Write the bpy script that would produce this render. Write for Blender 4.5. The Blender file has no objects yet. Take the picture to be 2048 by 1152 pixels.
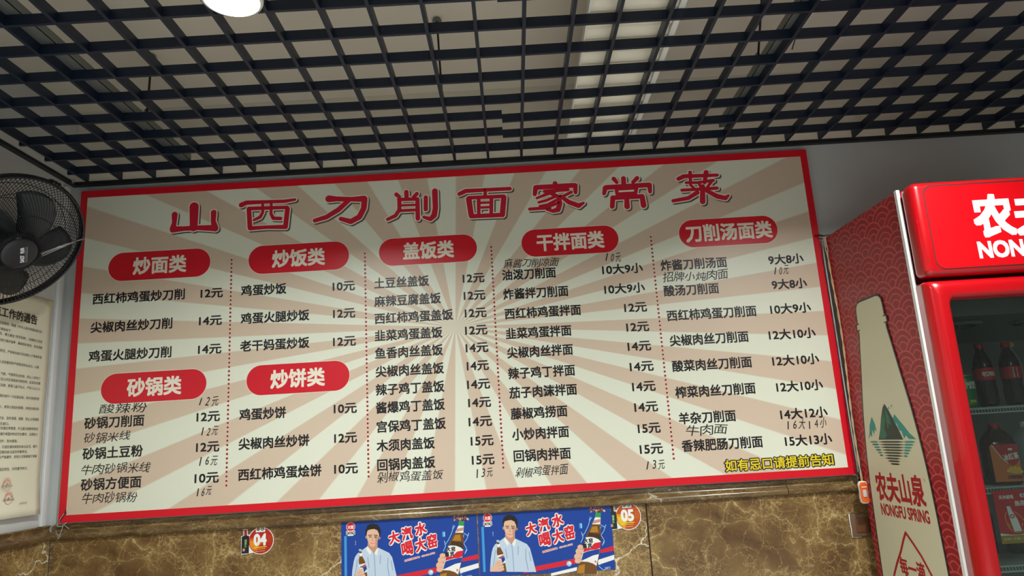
import bpy, bmesh, math, random
from mathutils import Vector, Matrix
random.seed(7)
PI = math.pi
SC = bpy.context.scene
COL = SC.collection

# ------------------------------------------------------------------ camera
cam = bpy.data.cameras.new('camera')
cam.sensor_width = 36.0
cam.lens = 36.0 * 1430.1 / 2048.0
cam.clip_start = 0.05
camo = bpy.data.objects.new('camera', cam)
COL.objects.link(camo)
R_ = ((0.99821866, 0.00492053, -0.05945842), (0.05916351, -0.2101574, 0.97587578), (0.0076938, 0.97765518, 0.21007416))
m = Matrix(((R_[0][0], R_[1][0], -R_[2][0], 0.0), (R_[0][1], R_[1][1], -R_[2][1], -2.975), (R_[0][2], R_[1][2], -R_[2][2], 1.22), (0, 0, 0, 1)))
camo.matrix_world = m
SC.camera = camo

# ------------------------------------------------------------------ world, lights, exposure
wd = bpy.data.worlds.new('world')
SC.world = wd
wd.use_nodes = True
wd.node_tree.nodes['Background'].inputs[0].default_value = (0.6, 0.7, 0.8, 1)
wd.node_tree.nodes['Background'].inputs[1].default_value = 0.05
SC.view_settings.view_transform = 'Standard'
SC.view_settings.look = 'None'
SC.view_settings.exposure = 0.0
SC.view_settings.gamma = 1.0
SC.view_settings.use_curve_mapping = False
LAMPS = [(-0.69, -1.265), (1.33, -1.30), (-0.69, -3.3), (1.33, -3.3), (-0.69, -5.2), (1.33, -5.2)]
LAMP_Z = 2.418
for i, (lx, ly) in enumerate(LAMPS):
    l = bpy.data.lights.new('lamp_glow', 'AREA')
    l.shape = 'DISK'
    l.size = 0.13
    l.spread = math.radians(150)
    l.energy = 30.0
    l.color = (0.975, 1.0, 0.975)
    lo = bpy.data.objects.new('lamp_glow', l)
    COL.objects.link(lo)
    lo.location = (lx, ly, LAMP_Z - 0.002)

# ------------------------------------------------------------------ helpers
def lin(c):
    c = c / 255.0
    return c / 12.92 if c <= 0.04045 else ((c + 0.055) / 1.055) ** 2.4

MATS = {}
def mat(name, rgb, rough=0.5, metal=0.0, spec=0.5, emit=0.0, coat=0.0, noise=0.0, nscale=20.0):
    if name in MATS:
        return MATS[name]
    m = bpy.data.materials.new(name)
    m.use_nodes = True
    nt = m.node_tree
    b = nt.nodes['Principled BSDF']
    c = (lin(rgb[0]), lin(rgb[1]), lin(rgb[2]), 1)
    b.inputs['Base Color'].default_value = c
    b.inputs['Roughness'].default_value = rough
    b.inputs['Metallic'].default_value = metal
    b.inputs['Specular IOR Level'].default_value = spec
    b.inputs['Coat Weight'].default_value = coat
    if emit:
        b.inputs['Emission Color'].default_value = c
        b.inputs['Emission Strength'].default_value = emit
    if noise:
        tc = nt.nodes.new('ShaderNodeTexCoord')
        n = nt.nodes.new('ShaderNodeTexNoise')
        n.inputs['Scale'].default_value = nscale
        n.inputs['Detail'].default_value = 5
        mx = nt.nodes.new('ShaderNodeMix')
        mx.data_type = 'RGBA'
        mx.inputs['A'].default_value = c
        mx.inputs['B'].default_value = tuple(v * (1 - noise) for v in c[:3]) + (1,)
        nt.links.new(tc.outputs['Object'], n.inputs['Vector'])
        nt.links.new(n.outputs['Fac'], mx.inputs['Factor'])
        nt.links.new(mx.outputs['Result'], b.inputs['Base Color'])
    MATS[name] = m
    return m

def tag(o, label=None, cat=None, group=None, kind=None):
    if label: o['label'] = label
    if cat: o['category'] = cat
    if group: o['group'] = group
    if kind: o['kind'] = kind
    return o

def empty(name, loc=(0, 0, 0), label=None, cat=None, group=None, kind=None):
    o = bpy.data.objects.new(name, None)
    o.empty_display_size = 0.1
    COL.objects.link(o)
    o.location = loc
    return tag(o, label, cat, group, kind)

class MB:
    """collects polygons with materials; build() links ONE mesh object"""
    def __init__(s):
        s.v = []; s.f = []; s.mi = []; s.mats = []; s.sm = []
    def midx(s, m):
        if m not in s.mats: s.mats.append(m)
        return s.mats.index(m)
    def add(s, verts, faces, m, smooth=False):
        o = len(s.v); k = s.midx(m)
        s.v.extend(tuple(v) for v in verts)
        for f in faces:
            s.f.append(tuple(i + o for i in f)); s.mi.append(k); s.sm.append(smooth)
    def box(s, x0, x1, y0, y1, z0, z1, m):
        v = [(x, y, z) for x in (x0, x1) for y in (y0, y1) for z in (z0, z1)]
        s.add(v, [(0, 1, 3, 2), (4, 6, 7, 5), (0, 4, 5, 1), (2, 3, 7, 6), (0, 2, 6, 4), (1, 5, 7, 3)], m)
    def prism(s, pts, axis, a, b, m, smooth=False):
        """pts: 2D outline in the two other axes (order x,y,z without axis)"""
        def mk(p, t):
            q = [p[0], p[1]]; q.insert(axis, t); return tuple(q)
        n = len(pts)
        s.add([mk(p, a) for p in pts] + [mk(p, b) for p in pts],
              [(i, (i + 1) % n, n + (i + 1) % n, n + i) for i in range(n)], m, smooth)
        s.add([mk(p, a) for p in pts], [tuple(range(n))[::-1]], m)
        s.add([mk(p, b) for p in pts], [tuple(range(n))], m)
    def tube(s, pts, r, m, n=6, closed=False):
        pts = [Vector(p) for p in pts]
        N = len(pts); vs = []; fs = []
        up = Vector((0, 0, 1)); prev = None
        for i, p in enumerate(pts):
            if closed: d = pts[(i + 1) % N] - pts[i - 1]
            else: d = pts[min(i + 1, N - 1)] - pts[max(i - 1, 0)]
            if d.length < 1e-9: d = Vector((0, 0, 1))
            d.normalize()
            if prev is None:
                a = d.cross(up)
                if a.length < 1e-3: a = d.cross(Vector((1, 0, 0)))
            else:
                a = prev - d * prev.dot(d)
            a.normalize(); prev = a
            b = d.cross(a)
            rr = r[i] if isinstance(r, (list, tuple)) else r
            for k in range(n):
                t = 2 * PI * k / n
                vs.append(p + a * (rr * math.cos(t)) + b * (rr * math.sin(t)))
        for i in range(N if closed else N - 1):
            j = (i + 1) % N
            for k in range(n):
                l = (k + 1) % n
                fs.append((i * n + k, i * n + l, j * n + l, j * n + k))
        if not closed:
            fs.append(tuple(range(n))[::-1]); fs.append(tuple((N - 1) * n + k for k in range(n)))
        s.add(vs, fs, m, True)
    def lathe(s, prof, m, n=24, c=(0, 0, 0), smooth=True, capb=True, capt=True):
        vs = []; fs = []
        for r, z in prof:
            for k in range(n):
                t = 2 * PI * k / n
                vs.append((c[0] + r * math.cos(t), c[1] + r * math.sin(t), c[2] + z))
        for i in range(len(prof) - 1):
            for k in range(n):
                l = (k + 1) % n
                fs.append((i * n + k, i * n + l, (i + 1) * n + l, (i + 1) * n + k))
        s.add(vs, fs, m, smooth)
        if capb: s.add([vs[k] for k in range(n)], [tuple(range(n))[::-1]], m)
        if capt: s.add([vs[-n + k] for k in range(n)], [tuple(range(n))], m)
    def build(s, name, parent=None, loc=None, **kw):
        me = bpy.data.meshes.new(name)
        off = Vector(loc) if loc is not None else Vector((0, 0, 0))
        me.from_pydata([tuple(Vector(v) - off) for v in s.v], [], s.f)
        for mm in s.mats: me.materials.append(mm)
        me.polygons.foreach_set('material_index', s.mi)
        me.polygons.foreach_set('use_smooth', s.sm)
        me.update()
        o = bpy.data.objects.new(name, me)
        COL.objects.link(o)
        if parent is not None:
            o.parent = parent
            o.location = off - (parent_world(parent))
        else:
            o.location = off
        tag(o, **kw)
        return o

def parent_world(p):
    v = Vector((0, 0, 0))
    while p is not None:
        v += p.location; p = p.parent
    return v

def bevel(o, w, seg=3, angle=0.6):
    md = o.modifiers.new('bevel', 'BEVEL'); md.width = w; md.segments = seg
    md.limit_method = 'ANGLE'; md.angle_limit = angle
    for p in o.data.polygons: p.use_smooth = True
    return o

# glyph outlines from Blender's own built-in font
GL = {}
def glyph(s, off=0.0):
    key = (s, off)
    if key in GL: return GL[key]
    c = bpy.data.curves.new('glyph', 'FONT'); c.body = s; c.size = 1.0; c.offset = off; c.resolution_u = 3
    o = bpy.data.objects.new('glyph', c); COL.objects.link(o)
    dg = bpy.context.evaluated_depsgraph_get()
    me = bpy.data.meshes.new_from_object(o.evaluated_get(dg))
    v = [(p.co.x, p.co.y) for p in me.vertices]; f = [tuple(p.vertices) for p in me.polygons]
    bpy.data.objects.remove(o); bpy.data.curves.remove(c); bpy.data.meshes.remove(me)
    GL[key] = (v, f)
    return GL[key]

class Sheet:
    """flat print on a plane: origin O, directions U (right) and V (up); layers stand 0.2 mm apart"""
    def __init__(s, O, U=(1, 0, 0), V=(0, 0, 1), eps=0.0002):
        s.O = Vector(O); s.U = Vector(U).normalized(); s.V = Vector(V).normalized(); s.N = s.U.cross(s.V); s.eps = eps; s.c = 0; s.j = 0.0; s.fix = False
    def P(s, u, v, k): return s.O + s.U * u + s.V * v + s.N * (s.eps * (k + s.j))
    def tick(s):
        if s.fix: return
        s.c = (s.c + 1) % 14; s.j = s.c * .06   # pieces of one layer never lie in exactly the same plane
    def poly(s, mb, pts, m, k=1):
        s.tick()
        mb.add([s.P(u, v, k) for u, v in pts], [tuple(range(len(pts)))], m)
    def rect(s, mb, u0, u1, v0, v1, m, k=1): s.poly(mb, [(u0, v0), (u1, v0), (u1, v1), (u0, v1)], m, k)
    def disc(s, mb, u, v, r, m, k=1, n=20, ry=None):
        ry = r if ry is None else ry
        s.poly(mb, [(u + r * math.cos(2 * PI * i / n), v + ry * math.sin(2 * PI * i / n)) for i in range(n)], m, k)
    def ring(s, mb, u, v, r0, r1, m, k=1, n=32, a0=0.0, a1=2 * PI):
        s.tick(); vs = []; fs = []
        for i in range(n + 1):
            t = a0 + (a1 - a0) * i / n
            vs.append(s.P(u + r0 * math.cos(t), v + r0 * math.sin(t), k)); vs.append(s.P(u + r1 * math.cos(t), v + r1 * math.sin(t), k))
        for i in range(n): fs.append((2 * i, 2 * i + 1, 2 * i + 3, 2 * i + 2))
        mb.add(vs, fs, m)
    def stroke(s, mb, pts, m, k=1, r=None, n=10, grow=0.0, du=0.0, dv=0.0):
        P = [(p[0] + du, p[1] + dv, (p[2] if r is None else r) + grow) for p in pts]
        for x, z, q in P: s.disc(mb, x, z, q, m, k, n)
        for (x0, z0, r0), (x1, z1, r1) in zip(P, P[1:]):
            d = math.hypot(x1 - x0, z1 - z0)
            if d < 1e-7: continue
            a, b = -(z1 - z0) / d, (x1 - x0) / d
            s.poly(mb, [(x0 - a * r0, z0 - b * r0), (x1 - a * r1, z1 - b * r1), (x1 + a * r1, z1 + b * r1), (x0 + a * r0, z0 + b * r0)], m, k)
    def rrect(s, mb, u0, u1, v0, v1, r, m, k=1, n=8):
        pts = []
        for cu, cv, a in ((u1 - r, v0 + r, -PI / 2), (u1 - r, v1 - r, 0), (u0 + r, v1 - r, PI / 2), (u0 + r, v0 + r, PI)):
            for i in range(n + 1):
                t = a + PI / 2 * i / n; pts.append((cu + r * math.cos(t), cv + r * math.sin(t)))
        s.poly(mb, pts, m, k)
    def text(s, mb, txt, u0, u1, v, em, m, k=1, bold=0.0, off=0.0, dirs=4, rot=0.0, shear=0.0, piv=None):
        """fit txt between u0 and u1, glyphs centred on height v, em tall; u1=None keeps natural width"""
        gv, gf = glyph(txt, off)
        if not gv: return
        a = min(p[0] for p in gv); b = max(p[0] for p in gv)
        w = (u1 - u0) if u1 is not None else (b - a) * em
        sx = (w - 2 * bold) / (b - a)
        pts = [(u0 + bold + (p[0] - a) * sx + shear * (p[1] - 0.38) * em, v + (p[1] - 0.38) * em) for p in gv]
        if rot:
            cu, cv = piv if piv else ((u0 + u0 + w) / 2, v)
            c_, s_ = math.cos(rot), math.sin(rot)
            pts = [(cu + (x - cu) * c_ - (y - cv) * s_, cv + (x - cu) * s_ + (y - cv) * c_) for x, y in pts]
        ds = [(0, 0)] if bold == 0 else [(bold * math.cos(2 * PI * (i + .5) / dirs), bold * math.sin(2 * PI * (i + .5) / dirs)) for i in range(dirs)]
        if dirs == 9: ds = [(a_ * bold, b_ * bold) for a_ in (-1, 0, 1) for b_ in (-1, 0, 1)]
        for dx, dy in ds:
            s.tick(); mb.add([s.P(x + dx, y + dy, k) for x, y in pts], gf, m)

# ------------------------------------------------------------------ materials
def paint(name, rgb, bump=0.15):
    m = mat(name, rgb, 0.75, spec=0.25, noise=0.12, nscale=3.0)
    nt = m.node_tree; b = nt.nodes['Principled BSDF']
    n = nt.nodes.new('ShaderNodeTexNoise'); n.inputs['Scale'].default_value = 45; n.inputs['Detail'].default_value = 6
    bu = nt.nodes.new('ShaderNodeBump'); bu.inputs['Strength'].default_value = bump; bu.inputs['Distance'].default_value = 0.004
    tc = nt.nodes.new('ShaderNodeTexCoord')
    nt.links.new(tc.outputs['Object'], n.inputs['Vector']); nt.links.new(n.outputs['Fac'], bu.inputs['Height']); nt.links.new(bu.outputs['Normal'], b.inputs['Normal'])
    return m

M_wall = paint('wall_paint', (205, 208, 206))
M_ceil = paint('ceiling_paint', (228, 220, 204), 0.3)
M_unseen = paint('far_wall_paint', (150, 152, 152))
M_floor = mat('floor_tile', (208, 208, 206), 0.35, noise=0.2, nscale=2)

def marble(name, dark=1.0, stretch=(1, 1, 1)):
    m = bpy.data.materials.new(name); m.use_nodes = True
    nt = m.node_tree; b = nt.nodes['Principled BSDF']; L = nt.links.new
    tc = nt.nodes.new('ShaderNodeTexCoord'); mp = nt.nodes.new('ShaderNodeMapping'); mp.inputs['Scale'].default_value = stretch
    L(tc.outputs['Object'], mp.inputs['Vector'])
    def noise(sc, det=8, rough=.6, src=None, dist=0.0):
        n = nt.nodes.new('ShaderNodeTexNoise'); n.inputs['Scale'].default_value = sc; n.inputs['Detail'].default_value = det
        n.inputs['Roughness'].default_value = rough; n.inputs['Distortion'].default_value = dist
        L(src or mp.outputs['Vector'], n.inputs['Vector']); return n
    n0 = noise(3.2, 6, .62)
    def warp(amount, n):
        vm = nt.nodes.new('ShaderNodeVectorMath'); vm.operation = 'MULTIPLY_ADD'
        L(n.outputs['Color'], vm.inputs[0]); vm.inputs[1].default_value = (amount,) * 3; L(mp.outputs['Vector'], vm.inputs[2]); return vm.outputs[0]
    def veins(scale, amount, width, nsrc):
        v = nt.nodes.new('ShaderNodeTexVoronoi'); v.feature = 'DISTANCE_TO_EDGE'; v.inputs['Scale'].default_value = scale
        L(warp(amount, nsrc), v.inputs['Vector'])
        mr = nt.nodes.new('ShaderNodeMapRange'); mr.inputs['From Min'].default_value = 0; mr.inputs['From Max'].default_value = width
        mr.inputs['To Min'].default_value = 1; mr.inputs['To Max'].default_value = 0
        L(v.outputs['Distance'], mr.inputs['Value']); return mr.outputs['Result']
    def mul(a, bb):
        x = nt.nodes.new('ShaderNodeMath'); x.operation = 'MULTIPLY'; L(a, x.inputs[0])
        if isinstance(bb, float): x.inputs[1].default_value = bb
        else: L(bb, x.inputs[1])
        return x.outputs[0]
    def mixc(fac, A, B):
        x = nt.nodes.new('ShaderNodeMix'); x.data_type = 'RGBA'; L(fac, x.inputs['Factor'])
        for nm, q in (('A', A), ('B', B)):
            if isinstance(q, tuple): x.inputs[nm].default_value = q
            else: L(q, x.inputs[nm])
        return x.outputs['Result']
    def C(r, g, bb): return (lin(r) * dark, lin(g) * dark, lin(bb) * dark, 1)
    def ridge(src, width):
        x = nt.nodes.new('ShaderNodeMath'); x.operation = 'SUBTRACT'; L(src.outputs['Fac'], x.inputs[0]); x.inputs[1].default_value = .5
        y = nt.nodes.new('ShaderNodeMath'); y.operation = 'ABSOLUTE'; L(x.outputs[0], y.inputs[0])
        mr = nt.nodes.new('ShaderNodeMapRange'); mr.inputs['From Min'].default_value = 0; mr.inputs['From Max'].default_value = width
        mr.inputs['To Min'].default_value = 1; mr.inputs['To Max'].default_value = 0; mr.interpolation_type = 'SMOOTHSTEP'
        L(y.outputs[0], mr.inputs['Value']); return mr.outputs['Result']
    def mask(sc, lo, hi):
        d = nt.nodes.new('ShaderNodeMapRange'); d.inputs['From Min'].default_value = lo; d.inputs['From Max'].default_value = hi
        L(noise(sc, 5, .6).outputs['Fac'], d.inputs['Value']); return d.outputs['Result']
    def warp2(a1, n1_, a2, n2_):
        v1 = warp(a1, n1_)
        vm = nt.nodes.new('ShaderNodeVectorMath'); vm.operation = 'MULTIPLY_ADD'
        L(n2_.outputs['Color'], vm.inputs[0]); vm.inputs[1].default_value = (a2,) * 3; L(v1, vm.inputs[2]); return vm.outputs[0]
    def vor(scale, vec, width, rnd=1.0):
        v = nt.nodes.new('ShaderNodeTexVoronoi'); v.feature = 'DISTANCE_TO_EDGE'; v.inputs['Scale'].default_value = scale; v.inputs['Randomness'].default_value = rnd
        L(vec, v.inputs['Vector'])
        mr = nt.nodes.new('ShaderNodeMapRange'); mr.inputs['From Min'].default_value = 0; mr.inputs['From Max'].default_value = width
        mr.inputs['To Min'].default_value = 1; mr.inputs['To Max'].default_value = 0; mr.interpolation_type = 'SMOOTHSTEP'
        L(v.outputs['Distance'], mr.inputs['Value']); return mr.outputs['Result']
    nA = noise(3.5, 5, .6); nB = noise(14, 6, .7); nC = noise(40, 4, .7)
    W1 = warp2(.26, nA, .05, nB); W2 = warp2(.16, noise(6, 4, .6), .035, nC); W3 = warp2(.42, noise(2.2, 5, .6), .05, nB)
    base = noise(3.6, 9, .66, dist=.5)
    cr = nt.nodes.new('ShaderNodeValToRGB'); e = cr.color_ramp.elements
    e[0].position = .36; e[0].color = C(86, 62, 38); e[1].position = .66; e[1].color = C(134, 108, 66)
    q = e.new(.5); q.color = C(108, 82, 50)
    L(base.outputs['Fac'], cr.inputs['Fac'])
    m1 = mask(3.0, .44, .60); m2 = mask(4.5, .38, .62); m3 = mask(1.8, .50, .58)
    halo = mul(mul(vor(5.5, W1, .16), m2), .55)
    fine0 = mul(vor(11, W2, .020), .70)
    fine1 = mul(mul(vor(22, W2, .045), m1), .85)
    fine2 = mul(mul(vor(38, W1, .09), m1), .6)
    med = mul(mul(vor(5.5, W1, .016), m2), .9)
    big = mul(vor(2.4, W3, .010), m3)
    col = mixc(halo, cr.outputs['Color'], C(158, 132, 82))
    col = mixc(fine0, col, C(170, 142, 92))
    col = mixc(fine2, col, C(176, 148, 96))
    col = mixc(fine1, col, C(190, 164, 110))
    col = mixc(med, col, C(206, 182, 132))
    col = mixc(big, col, C(236, 226, 206))
    L(col, b.inputs['Base Color'])
    b.inputs['Roughness'].default_value = 0.22
    return m
M_marble = marble('brown_marble')
M_marble_trim = marble('shaded_marble_moulding', 0.7, (1, 1, 3))  # darker marble copy, standing in for the board's shadow on the moulding
M_grout = mat('dark_grout', (52, 38, 22), 0.8)

# ------------------------------------------------------------------ setting
WX, WY = -1.893, 0.03          # left wall and back wall planes
TX, TY = -1.878, 0.018         # face of the marble dado
RX, RY, SLAB = 3.3, -6.6, 2.80
def struct(name, mb, **kw):
    return mb.build(name, kind='structure', **kw)
mb = MB(); mb.box(WX - .12, RX + .12, WY, WY + .12, 0, 2.462, M_wall); mb.box(WX - .12, RX + .12, WY, WY + .12, 2.462, SLAB + .1, M_ceil); wall_back = struct('wall_back', mb)
mb = MB(); mb.box(WX - .12, WX, RY, WY, 0, SLAB + .1, M_wall); wall_left = struct('wall_left', mb)
mb = MB(); mb.box(RX, RX + .12, RY, WY, 0, SLAB + .1, M_unseen); struct('wall_right', mb)
mb = MB(); mb.box(WX - .12, RX + .12, RY - .12, RY, 0, SLAB + .1, M_unseen); struct('wall_front', mb)
mb = MB(); mb.box(WX - .12, RX + .12, RY - .12, WY + .12, -.1, 0, M_floor); struct('floor', mb)
mb = MB(); mb.box(WX, RX, RY, WY, SLAB, SLAB + .1, M_ceil); struct('ceiling', mb)
# marble slabs of the dado, each a piece of its wall, dark joints between them
DT = 0.947
mb = MB(); mb.box(TX, RX, TY + .004, WY, 0, DT, M_grout); mb.build('grout', parent=wall_back)
mb = MB(); mb.box(WX, TX - .004, RY, TY, 0, DT, M_grout); mb.build('grout', parent=wall_left)
ex = [TX, -0.712, 0.507, 1.72, 2.94, RX]
for r, (z0, z1) in enumerate(((0.0, 0.345), (0.349, DT))):
    for a, c in zip(ex, ex[1:]):
        mb = MB(); mb.box(a + .0028, c - .0028, TY, TY + .008, z0, z1, M_marble)
        mb.build('marble_tile', parent=wall_back, loc=((a + c) / 2, TY, (z0 + z1) / 2))
    ys = [TY, -0.85, -2.05, -3.25, -4.45, -5.65, RY]
    for a, c in zip(ys, ys[1:]):
        mb = MB(); mb.box(TX - .008, TX, c + .002, a - .002, z0, z1, M_marble)
        mb.build('marble_tile', parent=wall_left, loc=(TX, (a + c) / 2, (z0 + z1) / 2))
# moulding (profile: distance out from the dado face, height)
PROF = [(-0.012, .946), (.008, .946), (.013, .950), (.015, .957), (.014, .965), (.009, .971), (.003, .974), (-.003, .979), (-.006, .986), (-.005, .994), (-.001, .999), (.000, 1.003), (-0.012, 1.004)]
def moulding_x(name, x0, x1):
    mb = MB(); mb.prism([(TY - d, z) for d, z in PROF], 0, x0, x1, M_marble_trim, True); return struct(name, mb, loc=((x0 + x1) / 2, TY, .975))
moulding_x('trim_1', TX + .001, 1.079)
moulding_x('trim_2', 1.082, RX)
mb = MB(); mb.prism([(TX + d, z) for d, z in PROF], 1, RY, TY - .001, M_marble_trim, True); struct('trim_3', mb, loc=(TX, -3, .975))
# narrow white cable duct up the corner
M_duct = mat('white_plastic', (222, 226, 226), 0.4)
mb = MB(); mb.box(WX, WX + .014, -.045, -.012, 1.004, 2.42, M_duct)
o = mb.build('cable_duct', loc=(WX, -.03, 1.6), label='narrow white plastic cable duct running up the left wall corner', cat='cable duct'); bevel(o, .003)

# ------------------------------------------------------------------ ceiling grid
M_bar = mat('flare_tinted_grid_metal', (20, 31, 48), 0.42, spec=0.35)  # black metal coloured navy to carry the blue flare over the lattice
M_angle = mat('black_angle', (20, 24, 32), 0.5)
GZ = 2.4477; GH = 0.034; HT = 0.0054
grid = empty('ceiling_grid', (0, -1.5, GZ), 'open black metal lattice ceiling hanging below the pale slab', 'ceiling grid')
for i in range(-13, 21):
    x = 0.1005 + 0.1472 * i
    jx = {-3: -.004, -4: .004, -5: .004, 2: -.008, 5: -.006, 6: -.004, 10: .004, 11: .006}.get(i, 0)
    mb = MB(); mb.box(x + jx - HT, x + jx + HT, -3.3, -0.004, GZ, GZ + GH, M_bar)
    mb.build('slat', parent=grid, loc=(x, -1.6, GZ))
XB = 0.022
OFFR = {1: (.002, 0), 2: (.026, 0), 3: (.036, 0), 4: (.027, -.010), 5: (.009, -.006), 6: (.003, -.006), 8: (.010, 0)}
OFFL = {1: (.002, -.002), 4: (.027, -.006), 5: (.009, 0), 6: (.003, 0)}
for j in range(1, 22):
    y = -0.0879 - 0.1531 * (j - 1) - .005
    for side in (0, 1):
        if side == 0: xa, xb = (-1.845 if j % 1 == 0 else 0), XB; ya, yb = y + OFFL.get(j, (0, 0))[1], y + OFFL.get(j, (0, 0))[0]
        else: xa, xb = XB, RX - .03; ya, yb = y + OFFR.get(j, (0, 0))[0], y + OFFR.get(j, (0, 0))[1]
        pts = [(xa, ya - HT), (xa, ya + HT)]
        if side == 1: pts += [(1.3, yb + HT), (xb, yb + HT), (xb, yb - HT), (1.3, yb - HT)]
        else: pts += [(xb, yb + HT), (xb, yb - HT)]
        mb = MB(); mb.prism(pts, 2, GZ + .0006, GZ + GH - .0006, M_bar)
        mb.build('slat', parent=grid, loc=((xa + xb) / 2, y, GZ))
mb = MB(); mb.box(WX, RX, WY - .024, WY, GZ - .010, GZ - .007, M_angle); mb.box(WX, RX, WY - .003, WY, GZ - .007, GZ + .016, M_angle); mb.build('wall_angle', parent=grid)
mb = MB(); mb.box(WX, WX + .024, RY, WY - .024, GZ - .010, GZ - .007, M_angle); mb.box(WX, WX + .003, RY, WY - .024, GZ - .007, GZ + .016, M_angle); mb.build('wall_angle', parent=grid)

# things lying on the lattice and hanging from the slab
M_steel = mat('grey_galvanised_steel', (120, 124, 122), 0.45, metal=0.6)
M_white = mat('white_enamel', (226, 226, 218), 0.4)
M_rod = mat('dark_threaded_rod', (40, 38, 38), 0.5, metal=0.5)
def channel(x0, x1, y0, y1, label, white_side):
    t = empty('ceiling_carrier', ((x0 + x1) / 2, (y0 + y1) / 2, GZ + GH), label, 'metal channel')
    mb = MB(); z = GZ + GH + .0005
    mb.box(x0, x1, y0, y1, z, z + .002, M_steel); mb.box(x0, x0 + .002, y0, y1, z, z + .03, M_steel); mb.box(x1 - .002, x1, y0, y1, z, z + .03, M_steel)
    mb.build('channel', parent=t)
    mb = MB()
    xe = x0 - .014 if white_side < 0 else x1 + .008
    mb.box(xe, xe + .006, y0, y1, z, z + .02, M_white); mb.build('white_edge', parent=t, label='thin white edge strip')
    return t
channel(-1.385, -1.322, -2.6, -0.09, 'grey steel channel lying across the lattice near the left wall', -1)
channel(0.950, 1.000, -2.6, -0.12, 'grey steel channel lying across the lattice right of the ribbed white panel', 1)
# ribbed white panel
t = empty('ribbed_panel', (.44, -.9, GZ + GH), 'long ribbed cream panel lying on the ceiling lattice right of centre', 'ceiling panel')
M_rib = mat('cream_pvc', (232, 226, 206), 0.45)
mb = MB(); vs = []; fs = []
N = 330; y0, y1 = -2.5, -0.095
for i in range(N + 1):
    y = y0 + (y1 - y0) * i / N
    z = GZ + GH + .012 + .011 * math.sin(2 * PI * y / .0766) * (1 if math.sin(2 * PI * y / .0766) > 0 else .35)
    vs += [(.304, y, z), (.575, y, z)]
for i in range(N): fs.append((2 * i, 2 * i + 1, 2 * i + 3, 2 * i + 2))
mb.add(vs, fs, M_rib, True); mb.add([(.304, y0, GZ + GH + .03), (.575, y0, GZ + GH + .03), (.575, y1, GZ + GH + .03), (.304, y1, GZ + GH + .03)], [(0, 1, 2, 3)], M_rib)
mb.build('ribbed_sheet', parent=t)
mb = MB(); mb.box(.5755, .594, y0, y1, GZ + GH + .001, GZ + GH + .03, M_white); mb.box(.298, .304, y0, y1, GZ + GH + .001, GZ + GH + .03, M_white)
mb.box(.298, .594, y1, y1 + .006, GZ + GH + .001, GZ + GH + .03, M_white); mb.build('rim', parent=t)
# hanger rods
def rod(x, y, zt, xb, yb, label, hook=True):
    t = empty('hanger_rod', (xb, yb, GZ + GH), label, 'hanger rod', 'rods that carry the ceiling lattice')
    mb = MB(); mb.tube([(x, y, zt), ((x + xb) / 2, (y + yb) / 2, (zt + GZ + GH) / 2), (xb, yb, GZ + GH)], .0042, M_rod); mb.build('rod', parent=t)
    mb = MB(); mb.lathe([(.016, 0), (.018, .004), (.014, .012), (.009, .016)], M_steel, 14, (x, y, zt - .016)); mb.build('ceiling_cup', parent=t)
    if hook:
        mb = MB(); f = .22; cx, cy, cz = xb + (x - xb) * f, yb + (y - yb) * f, GZ + GH + (zt - GZ - GH) * f
        mb.tube([(cx + .010 * math.cos(q), cy, cz + .018 * math.sin(q)) for q in [2 * PI * i / 12 for i in range(12)]], .003, M_steel, 5, True)
        mb.build('turnbuckle', parent=t)
rod(-.203, -.548, SLAB, -.195, -.548, 'dark vertical hanger rod with a round cup, above the middle of the menu board', False)
rod(-1.346, -.411, SLAB, -1.354, -.411, 'dark hanger rod with turnbuckle beside the left steel channel')
rod(.955, -.80, SLAB, .985, -.50, 'slanting dark hanger rod with turnbuckle beside the right steel channel')
mb = MB(); mb.tube([(.978, -.86, 2.56), (.99, -.83, 2.53), (1.0, -.80, 2.515), (1.02, -.79, 2.53), (1.03, -.77, 2.50), (1.028, -.74, 2.479)], .0022, M_rod, 5)
mb.build('loose_wire', loc=(1.0, -.8, 2.5), label='thin dark loose wire curling over the right steel channel', cat='wire')
# lamps
M_diff = mat('lamp_diffuser', (255, 255, 250), 0.4, emit=9.0)
def make_lamp(x, y, label):
    t = empty('ceiling_lamp', (x, y, GZ), label, 'ceiling lamp')
    mb = MB(); mb.lathe([(.072, 0), (.079, .002), (.081, .008), (.081, .024), (.070, .0285)], M_white, 48, (x, y, LAMP_Z + .001), capb=False); mb.build('lamp_rim', parent=t)
    mb = MB(); mb.lathe([(.0, 0), (.04, 0.0), (.072, .0)], M_diff, 48, (x, y, LAMP_Z + .0012), capb=False, capt=False); mb.build('diffuser', parent=t)
for i, (lx, ly) in enumerate(LAMPS):
    if i < 2: make_lamp(lx, ly, ['lit round flush LED ceiling lamp under the lattice, upper left', 'lit round flush LED ceiling lamp above the red drinks fridge'][i])

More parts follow.
